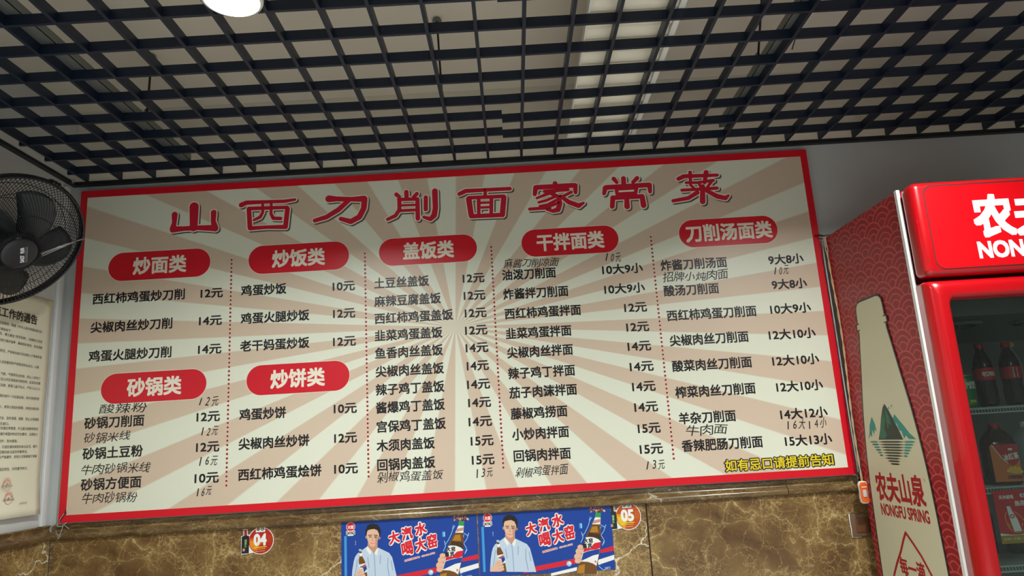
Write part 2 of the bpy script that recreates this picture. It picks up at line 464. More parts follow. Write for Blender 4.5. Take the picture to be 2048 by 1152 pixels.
# ------------------------------------------------------------------ menu board
def ray_material():
    m = bpy.data.materials.new('board_sunburst_print'); m.use_nodes = True
    nt = m.node_tree; b = nt.nodes['Principled BSDF']; L = nt.links.new
    tc = nt.nodes.new('ShaderNodeTexCoord'); sp = nt.nodes.new('ShaderNodeSeparateXYZ'); L(tc.outputs['Object'], sp.inputs[0])
    def mth(op, a, bb=None):
        n = nt.nodes.new('ShaderNodeMath'); n.operation = op
        for i, q in enumerate((a, bb)):
            if q is None: continue
            if isinstance(q, (int, float)): n.inputs[i].default_value = q
            else: L(q, n.inputs[i])
        return n.outputs[0]
    xs = mth('DIVIDE', sp.outputs['X'], 1.68)
    ang = mth('ARCTAN2', xs, sp.outputs['Z'])
    t = mth('DIVIDE', mth('SUBTRACT', ang, math.radians(1.55)), 2 * PI / 28)
    fr = mth('FRACT', mth('ADD', t, 100.0))
    d = mth('ABSOLUTE', mth('SUBTRACT', fr, 0.25))
    d = mth('MINIMUM', d, mth('ABSOLUTE', mth('SUBTRACT', fr, 1.25)))
    mr = nt.nodes.new('ShaderNodeMapRange'); L(d, mr.inputs['Value']); mr.inputs['From Min'].default_value = .235; mr.inputs['From Max'].default_value = .265
    mr.inputs['To Min'].default_value = 1; mr.inputs['To Max'].default_value = 0
    mx = nt.nodes.new('ShaderNodeMix'); mx.data_type = 'RGBA'; L(mr.outputs['Result'], mx.inputs['Factor'])
    mx.inputs['A'].default_value = (lin(224), lin(227), lin(208), 1); mx.inputs['B'].default_value = (lin(210), lin(190), lin(168), 1)
    L(mx.outputs['Result'], b.inputs['Base Color'])
    b.inputs['Roughness'].default_value = 0.38; b.inputs['Specular IOR Level'].default_value = 0.5
    return m
M_rays = ray_material()
M_red = mat('board_red_print', (214, 12, 34), 0.38)
M_black = mat('board_black_print', (22, 18, 24), 0.4)
M_pen = mat('marker_pen', (26, 22, 26), 0.5)
M_boardside = mat('board_side_white', (215, 215, 215), 0.5)
M_pill = mat('heading_red_print', (208, 18, 38), 0.38)
M_cream = mat('heading_cream_print', (238, 230, 212), 0.4)
M_shadow = mat('title_grey_print', (92, 84, 82), 0.45)
M_titlered = mat('title_red_print', (200, 22, 52), 0.38)
M_yellow = mat('notice_yellow_print', (232, 208, 30), 0.45)
M_maroon = mat('dot_maroon_print', (150, 22, 32), 0.45)
BX0, BX1, BZ0, BZ1 = -1.840, 1.360, 1.011, 2.4074
board = empty('menu_board', (-.24, .02, BZ0), 'long red-bordered noodle shop menu board with a cream sunburst print', 'menu board')
mb = MB(); mb.box(BX0, BX1, .0008, .0296, BZ0, BZ1, M_boardside); mb.build('backing', parent=board, label='white sides of the board')
IX0, IX1, IZ0, IZ1 = -1.811, 1.331, 1.040, 2.376
RC = (-.224, 1.706)
mb = MB(); mb.box(IX0, IX1, 0.0, .0008, IZ0, IZ1, M_rays); mb.build('sunburst_panel', parent=board, loc=(RC[0], 0, RC[1]))
mb = MB()
for a in ((BX0, BX1, IZ1, BZ1), (BX0, BX1, BZ0, IZ0), (BX0, IX0, IZ0, IZ1), (IX1, BX1, IZ0, IZ1)):
    mb.box(a[0], a[1], -.0006, .0008, a[2], a[3], M_red)
mb.build('red_border', parent=board)
sh = Sheet((0, 0, 0))
MENU = [('西红柿鸡蛋炒刀削',-1.761,-1.368,1.9184), ('12元',-1.302,-1.206,1.9160), ('尖椒肉丝炒刀削',-1.761,-1.416,1.7959),
 ('14元',-1.305,-1.207,1.7973), ('鸡蛋火腿炒刀削',-1.762,-1.415,1.6740), ('14元',-1.305,-1.206,1.6761),
 ('砂锅刀削面',-1.762,-1.515,1.3978), ('12元',-1.302,-1.205,1.3971), ('砂锅土豆粉',-1.761,-1.515,1.2755),
 ('12元',-1.300,-1.204,1.2754), ('砂锅方便面',-1.760,-1.515,1.1536), ('10元',-1.302,-1.203,1.1531),
 ('鸡蛋炒饭',-1.130,-0.936,1.9167), ('10元',-0.740,-0.644,1.9124), ('鸡蛋火腿炒饭',-1.129,-0.838,1.7958),
 ('12元',-0.739,-0.644,1.7942), ('老干妈蛋炒饭',-1.129,-0.838,1.6787), ('12元',-0.740,-0.643,1.6748),
 ('鸡蛋炒饼',-1.127,-0.934,1.3949), ('10元',-0.739,-0.643,1.3969), ('尖椒肉丝炒饼',-1.127,-0.838,1.2773),
 ('12元',-0.738,-0.644,1.2780), ('西红柿鸡蛋烩饼',-1.127,-0.789,1.1553), ('10元',-0.739,-0.642,1.1561),
 ('土豆丝盖饭',-0.563,-0.328,1.9140), ('12元',-0.185,-0.091,1.9139), ('麻辣豆腐盖饭',-0.564,-0.280,1.8352),
 ('12元',-0.184,-0.091,1.8386), ('西红柿鸡蛋盖饭',-0.564,-0.232,1.7615), ('12元',-0.183,-0.090,1.7629),
 ('韭菜鸡蛋盖饭',-0.565,-0.279,1.6883), ('12元',-0.185,-0.090,1.6892), ('鱼香肉丝盖饭',-0.565,-0.280,1.6143),
 ('14元',-0.186,-0.090,1.6151), ('尖椒肉丝盖饭',-0.564,-0.279,1.5380), ('14元',-0.185,-0.092,1.5398),
 ('辣子鸡丁盖饭',-0.565,-0.280,1.4627), ('14元',-0.187,-0.091,1.4632), ('酱爆鸡丁盖饭',-0.565,-0.281,1.3890),
 ('14元',-0.186,-0.091,1.3883), ('宫保鸡丁盖饭',-0.564,-0.280,1.3121), ('14元',-0.188,-0.091,1.3114),
 ('木须肉盖饭',-0.566,-0.328,1.2365), ('15元',-0.183,-0.089,1.2339), ('回锅肉盖饭',-0.565,-0.329,1.1603),
 ('15元',-0.182,-0.089,1.1585), ('油泼刀削面',-0.016,0.215,1.9171), ('10大9小',0.412,0.588,1.9148),
 ('炸酱拌刀削面',-0.016,0.262,1.8336), ('10大9小',0.414,0.588,1.8293), ('西红柿鸡蛋拌面',-0.015,0.309,1.7490),
 ('12元',0.491,0.588,1.7456), ('韭菜鸡蛋拌面',-0.015,0.262,1.6639), ('12元',0.492,0.589,1.6621),
 ('尖椒肉丝拌面',-0.014,0.262,1.5836), ('14元',0.490,0.589,1.5806), ('辣子鸡丁拌面',-0.015,0.264,1.4970),
 ('14元',0.491,0.591,1.4958), ('茄子肉沫拌面',-0.015,0.266,1.4175), ('14元',0.493,0.591,1.4130),
 ('藤椒鸡捞面',-0.014,0.220,1.3322), ('14元',0.494,0.592,1.3292), ('小炒肉拌面',-0.013,0.220,1.2486),
 ('15元',0.500,0.594,1.2432), ('回锅肉拌面',-0.012,0.221,1.1630), ('15元',0.500,0.595,1.1604),
 ('炸酱刀削汤面',0.664,0.949,1.9182), ('9大8小',1.126,1.278,1.9152), ('酸汤刀削面',0.665,0.901,1.8067),
 ('9大8小',1.126,1.277,1.8064), ('西红柿鸡蛋刀削面',0.667,1.047,1.6996), ('10大9小',1.105,1.278,1.7008),
 ('尖椒肉丝刀削面',0.668,1.000,1.5935), ('12大10小',1.084,1.282,1.5926), ('酸菜肉丝刀削面',0.667,1.000,1.4865),
 ('12大10小',1.084,1.280,1.4833), ('榨菜肉丝刀削面',0.668,1.001,1.3781), ('12大10小',1.086,1.280,1.3757),
 ('羊杂刀削面',0.671,0.906,1.2720), ('14大12小',1.087,1.282,1.2645), ('香辣肥肠刀削面',0.671,1.002,1.1620),
 ('15大13小',1.091,1.284,1.1570)]
HAND = [('酸辣粉',-1.704,-1.505,1.4535), ('12元',-1.302,-1.211,1.4603), ('砂锅米线',-1.760,-1.567,1.3390),
 ('12元',-1.288,-1.210,1.3383), ('牛肉砂锅米线',-1.762,-1.480,1.2113), ('16元',-1.294,-1.209,1.2189),
 ('牛肉砂锅粉',-1.752,-1.528,1.0983), ('16元',-1.298,-1.230,1.1012), ('剁椒鸡蛋盖饭',-0.566,-0.298,1.1113),
 ('13元',-0.175,-0.098,1.1065), ('麻酱刀削凉面',-0.005,0.232,1.9659), ('10元',0.425,0.499,1.9701),
 ('剁椒鸡蛋拌面',-0.007,0.206,1.0984), ('13元',0.512,0.597,1.0978), ('招牌小炖肉面',0.667,0.949,1.8642),
 ('10元',1.138,1.209,1.8683), ('牛肉面',0.694,0.867,1.2203), ('16大14小',1.099,1.273,1.2191)]
for s, x0, x1, z in MENU:
    mb = MB(); dig = s[0] in '0123456789'
    sh.text(mb, s, x0, x1, z, .0495 if not dig else .047, M_black, 1, (.0017 if not dig else .0017))
    if s == '茄子肉沫拌面':
        w = (x1 - x0) / 6; cx = x0 + 3.5 * w
        for q in range(-3, 4):
            sh.stroke(mb, [(cx + q * .006 - .006, z - .021), (cx + q * .006 + .006, z + .021)], M_black, 2, .0007)
            sh.stroke(mb, [(cx - .021, z + q * .006), (cx + .021, z + q * .006 + .003)], M_black, 2, .0006)
    mb.build('menu_line', parent=board, loc=((x0 + x1) / 2, 0, z))
for s, x0, x1, z in HAND:
    mb = MB(); n = len(s); w = (x1 - x0) / n
    for i, ch in enumerate(s):
        dig = ch.isdigit()
        cw = w * (.5 if dig else .92); cx = x0 + w * (i + .5)
        em = .044 if not dig else .048
        sh.text(mb, ch, cx - cw / 2 if ch != '1' else cx - .002, cx + cw / 2 if ch != '1' else cx + .003, z + random.uniform(-.003, .003), em * random.uniform(.9, 1.1), M_pen, 1, .0004, -.004, rot=random.uniform(-.14, .10), shear=.18)
    mb.build('handwritten_line', parent=board, loc=((x0 + x1) / 2, 0, z))
PILLS = [('炒面类', -1.701, -1.264, 2.053, 0.125, -1.596, -1.366), ('炒饭类', -1.100, -0.668, 2.048, 0.125, -0.999, -0.771),
 ('盖饭类', -0.539, -0.117, 2.048, 0.121, -0.436, -0.216), ('干拌面类', 0.076, 0.495, 2.051, 0.121, 0.141, 0.433),
 ('刀削汤面类', 0.758, 1.185, 2.052, 0.123, 0.786, 1.161), ('砂锅类', -1.701, -1.265, 1.533, 0.124, -1.594, -1.368), ('炒饼类', -1.099, -0.672, 1.532, 0.124, -1.0, -0.774)]
for s, x0, x1, z, h, t0, t1 in PILLS:
    mb = MB(); sh.rrect(mb, x0 - .002, x1 + .002, z - h / 2 - .002, z + h / 2 + .002, h / 2 + .0019, M_cream, 1, 14); sh.rrect(mb, x0, x1, z - h / 2, z + h / 2, h / 2 - .0001, M_pill, 2, 14)
    p = mb.build('heading', parent=board, loc=((x0 + x1) / 2, 0, z))
    mb = MB(); sh.text(mb, s, t0, t1, z, .079, M_cream, 3, .0024, dirs=9); mb.build('heading_lettering', parent=p, loc=((x0 + x1) / 2, 0, z))
for xa, za, zb in ((-1.1726, 2.0552, 1.1172), (-.5997, 2.0492, 1.1184), (-.0556, 2.0451, 1.1213), (.6345, 2.0479, 1.1156)):
    mb = MB(); n = 54
    for i in range(n):
        z = za + (zb - za) * i / (n - 1)
        sh.disc(mb, xa, z, .0058, M_cream, 1, 12); sh.disc(mb, xa, z, .0047, M_maroon, 2, 12)
    mb.build('dotted_line', parent=board, loc=(xa, 0, 1.6))
TITLE = {
 '山':[[(-1.342,2.306,0.0201),(-1.3408,2.2335,0.0173),(-1.3413,2.2106,0.0166)],[(-1.4257,2.2748,0.0129),(-1.4255,2.2387,0.0097),(-1.4307,2.2128,0.0134)],[(-1.2556,2.2743,0.0122),(-1.2564,2.2349,0.0102),(-1.2473,2.2016,0.0141)],[(-1.4305,2.2076,0.0141),(-1.3837,2.2086,0.0102),(-1.3213,2.2087,0.0103),(-1.2474,2.2029,0.0141)]],
 '西':[[(-1.1356,2.3013,0.011),(-1.1138,2.3105,0.0097),(-1.0224,2.3089,0.0077),(-0.9468,2.3069,0.0077),(-0.9015,2.3121,0.0059)],[(-1.1025,2.2807,0.0097),(-1.096,2.1956,0.0102)],[(-0.934,2.2711,0.0103),(-0.9422,2.1895,0.0102)],[(-1.096,2.1924,0.009),(-1.021,2.193,0.0076),(-0.9422,2.1895,0.0096)],[(-1.1026,2.2827,0.0084),(-0.9353,2.2784,0.0077)],[(-1.0425,2.3062,0.0058),(-1.0419,2.2612,0.0064),(-1.0529,2.2408,0.0071),(-1.0791,2.2293,0.0058)],[(-1.0047,2.3039,0.0058),(-1.0054,2.2524,0.0064),(-0.9951,2.232,0.0077),(-0.9638,2.2288,0.0077)]],
 '刀':[[(-0.7527,2.3063,0.0156),(-0.7199,2.3037,0.011),(-0.6506,2.2981,0.0104),(-0.5989,2.2969,0.0142)],[(-0.5971,2.2935,0.013),(-0.6008,2.254,0.0122),(-0.6203,2.2157,0.0122),(-0.6581,2.1963,0.0114),(-0.7018,2.2115,0.0089)],[(-0.6664,2.2944,0.0103),(-0.7109,2.2541,0.011),(-0.7644,2.2232,0.0103),(-0.8146,2.2105,0.009)]],
 '削':[[(-0.4135,2.3168,0.0097),(-0.413,2.2888,0.009)],[(-0.4573,2.3082,0.0091),(-0.445,2.2961,0.0078)],[(-0.3677,2.306,0.0084),(-0.3826,2.291,0.0078)],[(-0.4478,2.2843,0.0077),(-0.3659,2.282,0.0078)],[(-0.4447,2.2808,0.009),(-0.4459,2.2379,0.0084),(-0.4635,2.2113,0.0083),(-0.4984,2.1964,0.0071)],[(-0.366,2.2793,0.0091),(-0.3668,2.1923,0.0095)],[(-0.4435,2.2569,0.0052),(-0.3711,2.2551,0.0051)],[(-0.4441,2.2325,0.0064),(-0.3719,2.2321,0.0064)],[(-0.3291,2.287,0.009),(-0.331,2.2322,0.009)],[(-0.2884,2.3131,0.0123),(-0.2888,2.2349,0.0116),(-0.2956,2.2024,0.0122),(-0.3125,2.1864,0.0096),(-0.341,2.1973,0.0064)]],
 '面':[[(-0.1817,2.2934,0.0088),(-0.1532,2.3057,0.0095),(-0.0668,2.3053,0.0081),(0.0408,2.3043,0.0082)],[(-0.1417,2.2679,0.0122),(-0.1341,2.1912,0.0114)],[(0.012,2.2655,0.0115),(0.0009,2.1871,0.0115)],[(-0.1415,2.2735,0.0082),(0.0123,2.2711,0.0082)],[(-0.1342,2.1884,0.0094),(0.0009,2.1864,0.0094)],[(-0.0669,2.3039,0.0068),(-0.0699,2.2726,0.0081)],[(-0.098,2.2674,0.0082),(-0.1019,2.1892,0.0074)],[(-0.0423,2.2674,0.0082),(-0.0478,2.188,0.0074)],[(-0.099,2.2472,0.0054),(-0.0434,2.2466,0.0054)],[(-0.1001,2.2258,0.0054),(-0.0445,2.2251,0.0054)]],
 '家':[[(0.24,2.3167,0.0102),(0.2402,2.3005,0.0095)],[(0.1539,2.303,0.0109),(0.3189,2.3027,0.0109)],[(0.1537,2.3009,0.0109),(0.1478,2.2725,0.0088)],[(0.3275,2.3021,0.0109),(0.327,2.2692,0.0081)],[(0.191,2.2825,0.0075),(0.2942,2.2845,0.0075)],[(0.2374,2.2796,0.0074),(0.1967,2.2681,0.0068),(0.1559,2.2539,0.0054)],[(0.2137,2.2741,0.0068),(0.252,2.2529,0.0095),(0.2543,2.2214,0.0108),(0.2445,2.1957,0.0114),(0.221,2.1902,0.0081),(0.1953,2.2001,0.006)],[(0.2391,2.2572,0.0061),(0.1948,2.2404,0.0061),(0.1625,2.234,0.0054)],[(0.2446,2.2415,0.0061),(0.2,2.2206,0.0061),(0.1666,2.2164,0.0055)],[(0.2467,2.2254,0.0061),(0.1858,2.2062,0.0074),(0.1209,2.2053,0.0067)],[(0.3086,2.2725,0.0068),(0.2701,2.2553,0.0062)],[(0.2622,2.2557,0.0081),(0.2932,2.2274,0.0102),(0.3348,2.2082,0.0108),(0.3575,2.2193,0.0054)]],
 '常':[[(0.5419,2.3214,0.0102),(0.5404,2.2912,0.0102)],[(0.4992,2.3219,0.0096),(0.511,2.3049,0.0075)],[(0.6018,2.3191,0.0095),(0.582,2.3013,0.0075)],[(0.4612,2.2841,0.0109),(0.6471,2.2846,0.0108)],[(0.4584,2.2822,0.0109),(0.4509,2.2567,0.0081)],[(0.6524,2.2843,0.0109),(0.6525,2.2528,0.0082)],[(0.5063,2.2743,0.0074),(0.5928,2.2746,0.0075)],[(0.5063,2.2743,0.0081),(0.5075,2.2512,0.0075)],[(0.594,2.2732,0.0081),(0.5886,2.2511,0.0074)],[(0.5074,2.2505,0.0075),(0.5885,2.2504,0.0075)],[(0.4894,2.2348,0.0101),(0.6155,2.2341,0.0101)],[(0.4874,2.235,0.0108),(0.4812,2.195,0.0101)],[(0.6155,2.2341,0.0108),(0.618,2.1922,0.0121)],[(0.5487,2.2438,0.0095),(0.5457,2.1911,0.0121)]],
 '菜':[[(0.7825,2.3045,0.0089),(0.807,2.3149,0.0095),(0.955,2.3115,0.0068)],[(0.837,2.3315,0.0082),(0.8336,2.2837,0.0068)],[(0.9074,2.3271,0.0109),(0.8952,2.2799,0.0075)],[(0.8137,2.2849,0.0061),(0.8634,2.2819,0.0062),(0.9342,2.2881,0.0068)],[(0.8324,2.2733,0.0061),(0.8472,2.2562,0.0053)],[(0.8707,2.2758,0.0062),(0.8756,2.2601,0.0054)],[(0.9247,2.2816,0.0068),(0.904,2.2583,0.0054)],[(0.792,2.2512,0.0067),(0.9465,2.2515,0.0074)],[(0.8846,2.263,0.0101),(0.8765,2.1937,0.0121)],[(0.8582,2.2366,0.0095),(0.8158,2.2134,0.0087),(0.7485,2.205,0.0074)],[(0.902,2.241,0.0088),(0.942,2.2141,0.0108),(0.9772,2.2035,0.0101),(0.9918,2.2145,0.0054)]],
}
for ch, ss in TITLE.items():
    mb = MB()
    for s in ss:
        sh.stroke(mb, s, M_shadow, 1, grow=.005, du=.006, dv=-.006, n=14)
    for s in ss: sh.stroke(mb, s, M_cream, 2, grow=.0052, n=14)
    for s in ss: sh.stroke(mb, s, M_titlered, 3, grow=.0004, n=14)
    mb.build('title_character', parent=board, loc=(ss[0][0][0], 0, ss[0][0][1]))
mb = MB()
sh.text(mb, '如有忌口请提前告知', .833, 1.281, 1.0745, .048, M_black, 1, .0050, dirs=12)
sh.text(mb, '如有忌口请提前告知', .838, 1.276, 1.0745, .048, M_yellow, 2, .0011)
mb.build('notice_lettering', parent=board, loc=(1.05, 0, 1.07), label='yellow lettering outlined in black')
# crease and loose threads at the lower left corner, clip at the lower right one
M_thread = mat('pale_thread', (190, 205, 190), 0.7)
M_crease = mat('border_crease_dark_red', (90, 30, 25), 0.6)  # crease drawn as a flat dark red patch
mb = MB(); sh.poly(mb, [(-1.808, 1.045), (-1.812, 1.066), (-1.822, 1.040), (-1.836, 1.018), (-1.829, 1.018), (-1.818, 1.036)], M_crease, 4)
mb.tube([(-1.835, -.002, 1.014), (-1.832, -.003, 1.024), (-1.828, -.003, 1.032), (-1.817, -.002, 1.048)], .0008, M_thread, 5)
mb.tube([(-1.838, -.002, 1.009), (-1.842, -.004, 1.003), (-1.834, -.006, .998), (-1.820, -.006, .999), (-1.812, -.004, 1.006), (-1.806, -.002, 1.012)], .0011, M_thread, 5)
mb.tube([(-1.816, -.006, 1.001), (-1.819, -.007, .985), (-1.826, -.006, .968), (-1.823, -.005, .958)], .0009, M_thread, 5)
mb.tube([(-1.812, -.005, 1.003), (-1.802, -.006, .996), (-1.792, -.005, .988)], .0009, M_thread, 5)
mb.build('corner_thread', parent=board, label='loose pale threads at the lower left corner')
mb = MB(); mb.tube([(1.352, -.002, 1.012), (1.360, -.004, 1.006), (1.362, -.005, .996), (1.357, -.005, .988)], .003, M_steel, 6); mb.build('corner_clip', parent=board, label='small metal clip at the lower right corner')

# ------------------------------------------------------------------ drink posters on the marble
M_blue = mat('poster_blue', (0, 60, 152), 0.5)
M_blue2 = mat('poster_light_blue', (60, 150, 215), 0.45)
M_pred = mat('poster_red', (214, 22, 44), 0.42)
M_pwhite = mat('poster_white', (236, 236, 232), 0.42)
M_paper = mat('poster_back', (210, 210, 205), 0.6)
M_hair = mat('print_black_hair', (24, 20, 20), 0.45)
M_skin = mat('print_skin', (226, 182, 154), 0.45)
M_skin2 = mat('print_skin_shade', (196, 146, 120), 0.45)
M_shirt = mat('print_pale_shirt', (190, 208, 226), 0.45)
M_shirt2 = mat('print_shirt_fold', (140, 165, 196), 0.45)
M_brown = mat('print_brown_glass', (112, 70, 22), 0.4)
M_amber = mat('print_amber_glass', (176, 124, 24), 0.4)
M_brown2 = mat('print_dark_glass', (66, 40, 22), 0.4)
M_green = mat('print_green_cap', (44, 150, 80), 0.45)
M_foam = mat('print_brown_splash', (138, 70, 50), 0.5)
M_ice = mat('print_ice', (150, 205, 235), 0.45)
M_print = mat('print_black', (18, 18, 20), 0.45)
def uvp(x, y): return ((x - 683) * .00201, -((y - 1041) + .0625 * (x - 683)) * .00199)
def pc(X, Y): return uvp(680 + X / 8.73, 1020 + Y / 8.73)
def qc(X, Y): return uvp(840 + X / 8.11, 1010 + Y / 8.11)
def wc(X, Y): return uvp(760 + X / 17.067, 1060 + Y / 17.067)
def make_poster(x0, ztop, w, tilt, label):
    H = .248
    U = Vector((math.cos(tilt), 0, math.sin(tilt))); V = Vector((-math.sin(tilt), 0, math.cos(tilt)))
    O = Vector((x0, TY - .0012, ztop))
    s = Sheet(O, U, V, .00012)
    root = empty('drink_poster', (x0 + w / 2, TY, ztop - H / 2), label, 'poster', 'blue drink posters under the menu board')
    mb = MB(); q = [(0, 0), (w, 0), (w, -H), (0, -H)]
    b = [s.P(u, v, 0) for u, v in q]; bb = [s.P(u, v, 0) + Vector((0, .0009, 0)) for u, v in q]
    mb.add(b + bb, [(0, 4, 5, 1), (1, 5, 6, 2), (2, 6, 7, 3), (3, 7, 4, 0), (4, 7, 6, 5)], M_paper); mb.add(b, [(3, 2, 1, 0)], M_blue)
    mb.build('poster_sheet', parent=root)
    # stripes
    mb = MB()
    def cl(p): return (min(p[0], w - .0005), p[1])
    def P(f, pts, m, k=1): s.poly(mb, [cl(f(*p)) for p in pts], m, k)
    for pts, mm in (([(-580, 1200), (-580, 1130), (250, 965), (250, 1045)], M_pred), ([(660, 880), (660, 830), (940, 762), (945, 835)], M_pred),
                    ([(-150, 1235), (-150, 1195), (270, 1095), (270, 1150)], M_pwhite), ([(610, 985), (610, 1060), (950, 970), (945, 898)], M_pwhite)):
        mb = MB(); P(qc, pts, mm); mb.build('stripe_print', parent=root)
    mb = MB(); s.rect(mb, .012, .022, -.23, -.06, M_blue2, 1); mb.build('light_blue_print', parent=root)
    # logo
    mb = MB(); cu, cv = pc(192, 290)
    s.disc(mb, cu, cv, .0180, M_pwhite, 1); s.disc(mb, cu, cv, .0165, M_pred, 2); s.text(mb, '大窑', cu - .0125, cu + .0125, cv - .001, .0145, M_pwhite, 3, .0006)
    l0 = pc(112, 355); l1 = pc(268, 432); s.rrect(mb, l0[0], l1[0], cv - .030, cv - .0145, .002, M_pwhite, 3); s.rrect(mb, l0[0] + .006, l1[0] - .006, cv - .034, cv - .029, .002, M_pwhite, 3)
    s.text(mb, 'DAYAO', l0[0] + .0015, l1[0] - .0015, cv - .0225, .0165, M_print, 4, .0007)
    mb.build('logo_print', parent=root)
    # slogan
    mb = MB()
    CH = [('大', 940, 465, 200, 215), ('汽', 1165, 395, 200, 225), ('水', 1405, 320, 215, 225)]
    CH2 = [('喝', 1165, 640, 205, 250), ('大', 1395, 580, 200, 240), ('窑', 1598, 520, 180, 245)]
    for k, (bw, mm, kk) in enumerate(((.0064, M_pwhite, 2), (.0020, M_pred, 3))):
        for ch, X, Y, a, bq in CH + CH2:
            c = pc(X, Y); s.text(mb, ch, c[0] - a / 2 * .00023 + (.0 if k else -.002), c[0] + a / 2 * .00023 + (.0 if k else .002), c[1], bq * .00022, mm, kk, bw, dirs=12, rot=.24, shear=.12)
    c0 = wc(790, 985); c1 = wc(1850, 710); ang = math.atan2(c1[1] - c0[1], c1[0] - c0[0]); L_ = math.hypot(c1[0] - c0[0], c1[1] - c0[1])
    for bw, mm, kk in ((.0012, M_pwhite, 4), (.0002, M_pred, 5)):
        s.text(mb, '全国招商热线：400-016-3783', c0[0], c0[0] + L_, c0[1], .0078, mm, kk, bw, dirs=6, rot=ang, piv=c0)
    s.text(mb, '品牌代言人', pc(275, 560)[0] - .009, pc(275, 560)[0] + .009, pc(275, 560)[1], .0035, M_pwhite, 2, rot=-PI / 2)
    mb.build('slogan_print', parent=root)
    # man in a pale shirt
    mb = MB()
    P(pc, [(490, 520), (655, 540), (650, 660), (580, 720), (478, 640)], M_skin2, 1)
    P(pc, [(478, 610), (380, 680), (300, 735), (262, 790), (240, 860), (215, 990), (195, 1180), (985, 1180), (960, 1060), (925, 900), (900, 790), (850, 720), (660, 632), (590, 730)], M_shirt, 2)
    P(pc, [(478, 610), (545, 700), (520, 760), (455, 660)], M_pwhite, 3); P(pc, [(655, 632), (592, 720), (640, 770), (668, 660)], M_pwhite, 3)
    for a in ([(590, 740), (600, 900), (605, 1170)], [(830, 800), (820, 960), (850, 1150)], [(700, 760), (690, 900)], [(300, 830), (280, 980), (250, 1100)], [(880, 850), (905, 1000)], [(480, 800), (500, 960)]):
        s.stroke(mb, [pc(*p) for p in a], M_shirt2, 3, .0016, 6)
    P(pc, [(468, 340), (470, 440), (478, 500), (500, 560), (530, 610), (570, 625), (610, 608), (650, 550), (672, 480), (690, 400), (670, 330), (600, 300), (520, 305)], M_skin, 4)
    P(pc, [(600, 440), (672, 440), (655, 540), (615, 600), (620, 520)], M_skin2, 5)
    P(pc, [(452, 430), (450, 350), (475, 280), (520, 245), (590, 232), (655, 248), (700, 300), (714, 360), (705, 430), (690, 470), (680, 400), (655, 345), (600, 322), (540, 330), (490, 345), (474, 380), (466, 430)], M_hair, 6)
    s.disc(mb, *pc(460, 460), .0032, M_skin2, 5, ry=.006); s.disc(mb, *pc(692, 470), .0028, M_skin2, 5, ry=.006)
    for a, mm, r in (([(500, 430), (555, 425)], M_hair, .0013), ([(595, 425), (655, 428)], M_hair, .0013), ([(512, 455), (548, 455)], M_hair, .0014), ([(603, 456), (640, 458)], M_hair, .0014), ([(572, 460), (566, 515), (585, 520)], M_skin2, .0012), ([(535, 552), (570, 565), (612, 550)], M_pred, .0011), ([(545, 549), (575, 556), (605, 547)], M_pwhite, .0007)):
        s.stroke(mb, [pc(*p) for p in a], mm, 7, r, 8)
    # bottle in his hand
    P(pc, [(330, 655), (380, 660), (378, 760), (400, 800), (435, 870), (445, 920), (480, 1180), (400, 1180), (370, 1060), (335, 940), (325, 850), (340, 780)], M_brown, 8)
    P(pc, [(330, 655), (380, 660), (380, 700), (332, 690)], M_ice, 9); P(pc, [(335, 730), (395, 720), (385, 775), (345, 780)], M_pwhite, 9)
    P(pc, [(328, 915), (440, 890), (470, 1030), (390, 1060), (345, 990)], M_pwhite, 9); P(pc, [(395, 960), (452, 930), (462, 985), (415, 1045)], M_blue, 10); P(pc, [(398, 925), (440, 905), (446, 930), (400, 955)], M_pred, 10)
    s.text(mb, '大窑', pc(345, 0)[0], pc(400, 0)[0], pc(370, 950)[1], .0085, M_print, 11, .0004)
    for X, Y, a in ((345, 1010, 45), (355, 1055, 55), (365, 1100, 60), (370, 1145, 60)):
        s.stroke(mb, [pc(X - 30, Y + 12), pc(X + a - 10, Y - 8)], M_skin, 12, .0052, 10); s.stroke(mb, [pc(X - 25, Y + 35), pc(X + a - 15, Y + 16)], M_skin2, 13, .0007, 6)
    P(pc, [(200, 1130), (310, 1050), (345, 1120), (330, 1180), (195, 1180)], M_skin, 11)
    mb.build('figure_print', parent=root, label='smiling man in a pale shirt holding a brown bottle')
    # big bottle
    mb = MB(); random.seed(3)
    for i in range(90):
        a = random.uniform(-.15, PI + .15); r = random.uniform(10, 135); c = qc(672 + r * 1.0 * math.cos(a), 240 - r * .8 * abs(math.sin(a)))
        if c[1] < -.002: s.disc(mb, c[0], c[1], random.uniform(.0018, .0042), random.choice([M_foam, M_foam, M_brown2, M_skin]), 1, 8)
    for pts in ([(560, 330), (525, 380), (500, 450), (440, 560), (390, 620)], [(700, 440), (760, 480), (780, 440), (740, 540), (690, 600)], [(690, 600), (735, 680), (700, 760), (740, 700)], [(380, 560), (400, 640), (360, 720)], [(640, 860), (600, 1000), (640, 1060)], [(520, 370), (540, 320)], [(700, 470), (680, 520)], [(620, 1080), (690, 1140), (760, 1100)]):
        s.stroke(mb, [qc(*p) for p in pts], M_ice, 1, .0011, 6)
    P(qc, [(625, 300), (572, 420), (500, 530), (440, 640), (400, 740), (350, 900), (300, 1050), (268, 1120), (255, 1190), (575, 1190), (595, 1060), (640, 900), (675, 740), (690, 600), (688, 470), (700, 400), (708, 300)], M_brown, 2)
    P(qc, [(560, 470), (640, 465), (650, 560), (560, 560), (510, 560)], M_amber, 3); P(qc, [(300, 1075), (400, 1050), (380, 1190), (262, 1190)], M_amber, 3); P(qc, [(500, 560), (690, 590), (680, 690), (470, 640)], M_brown2, 3)
    P(qc, [(618, 325), (705, 325), (692, 435), (560, 435)], M_pwhite, 4); P(qc, [(590, 375), (698, 350), (694, 400), (572, 425)], M_skin2, 5)
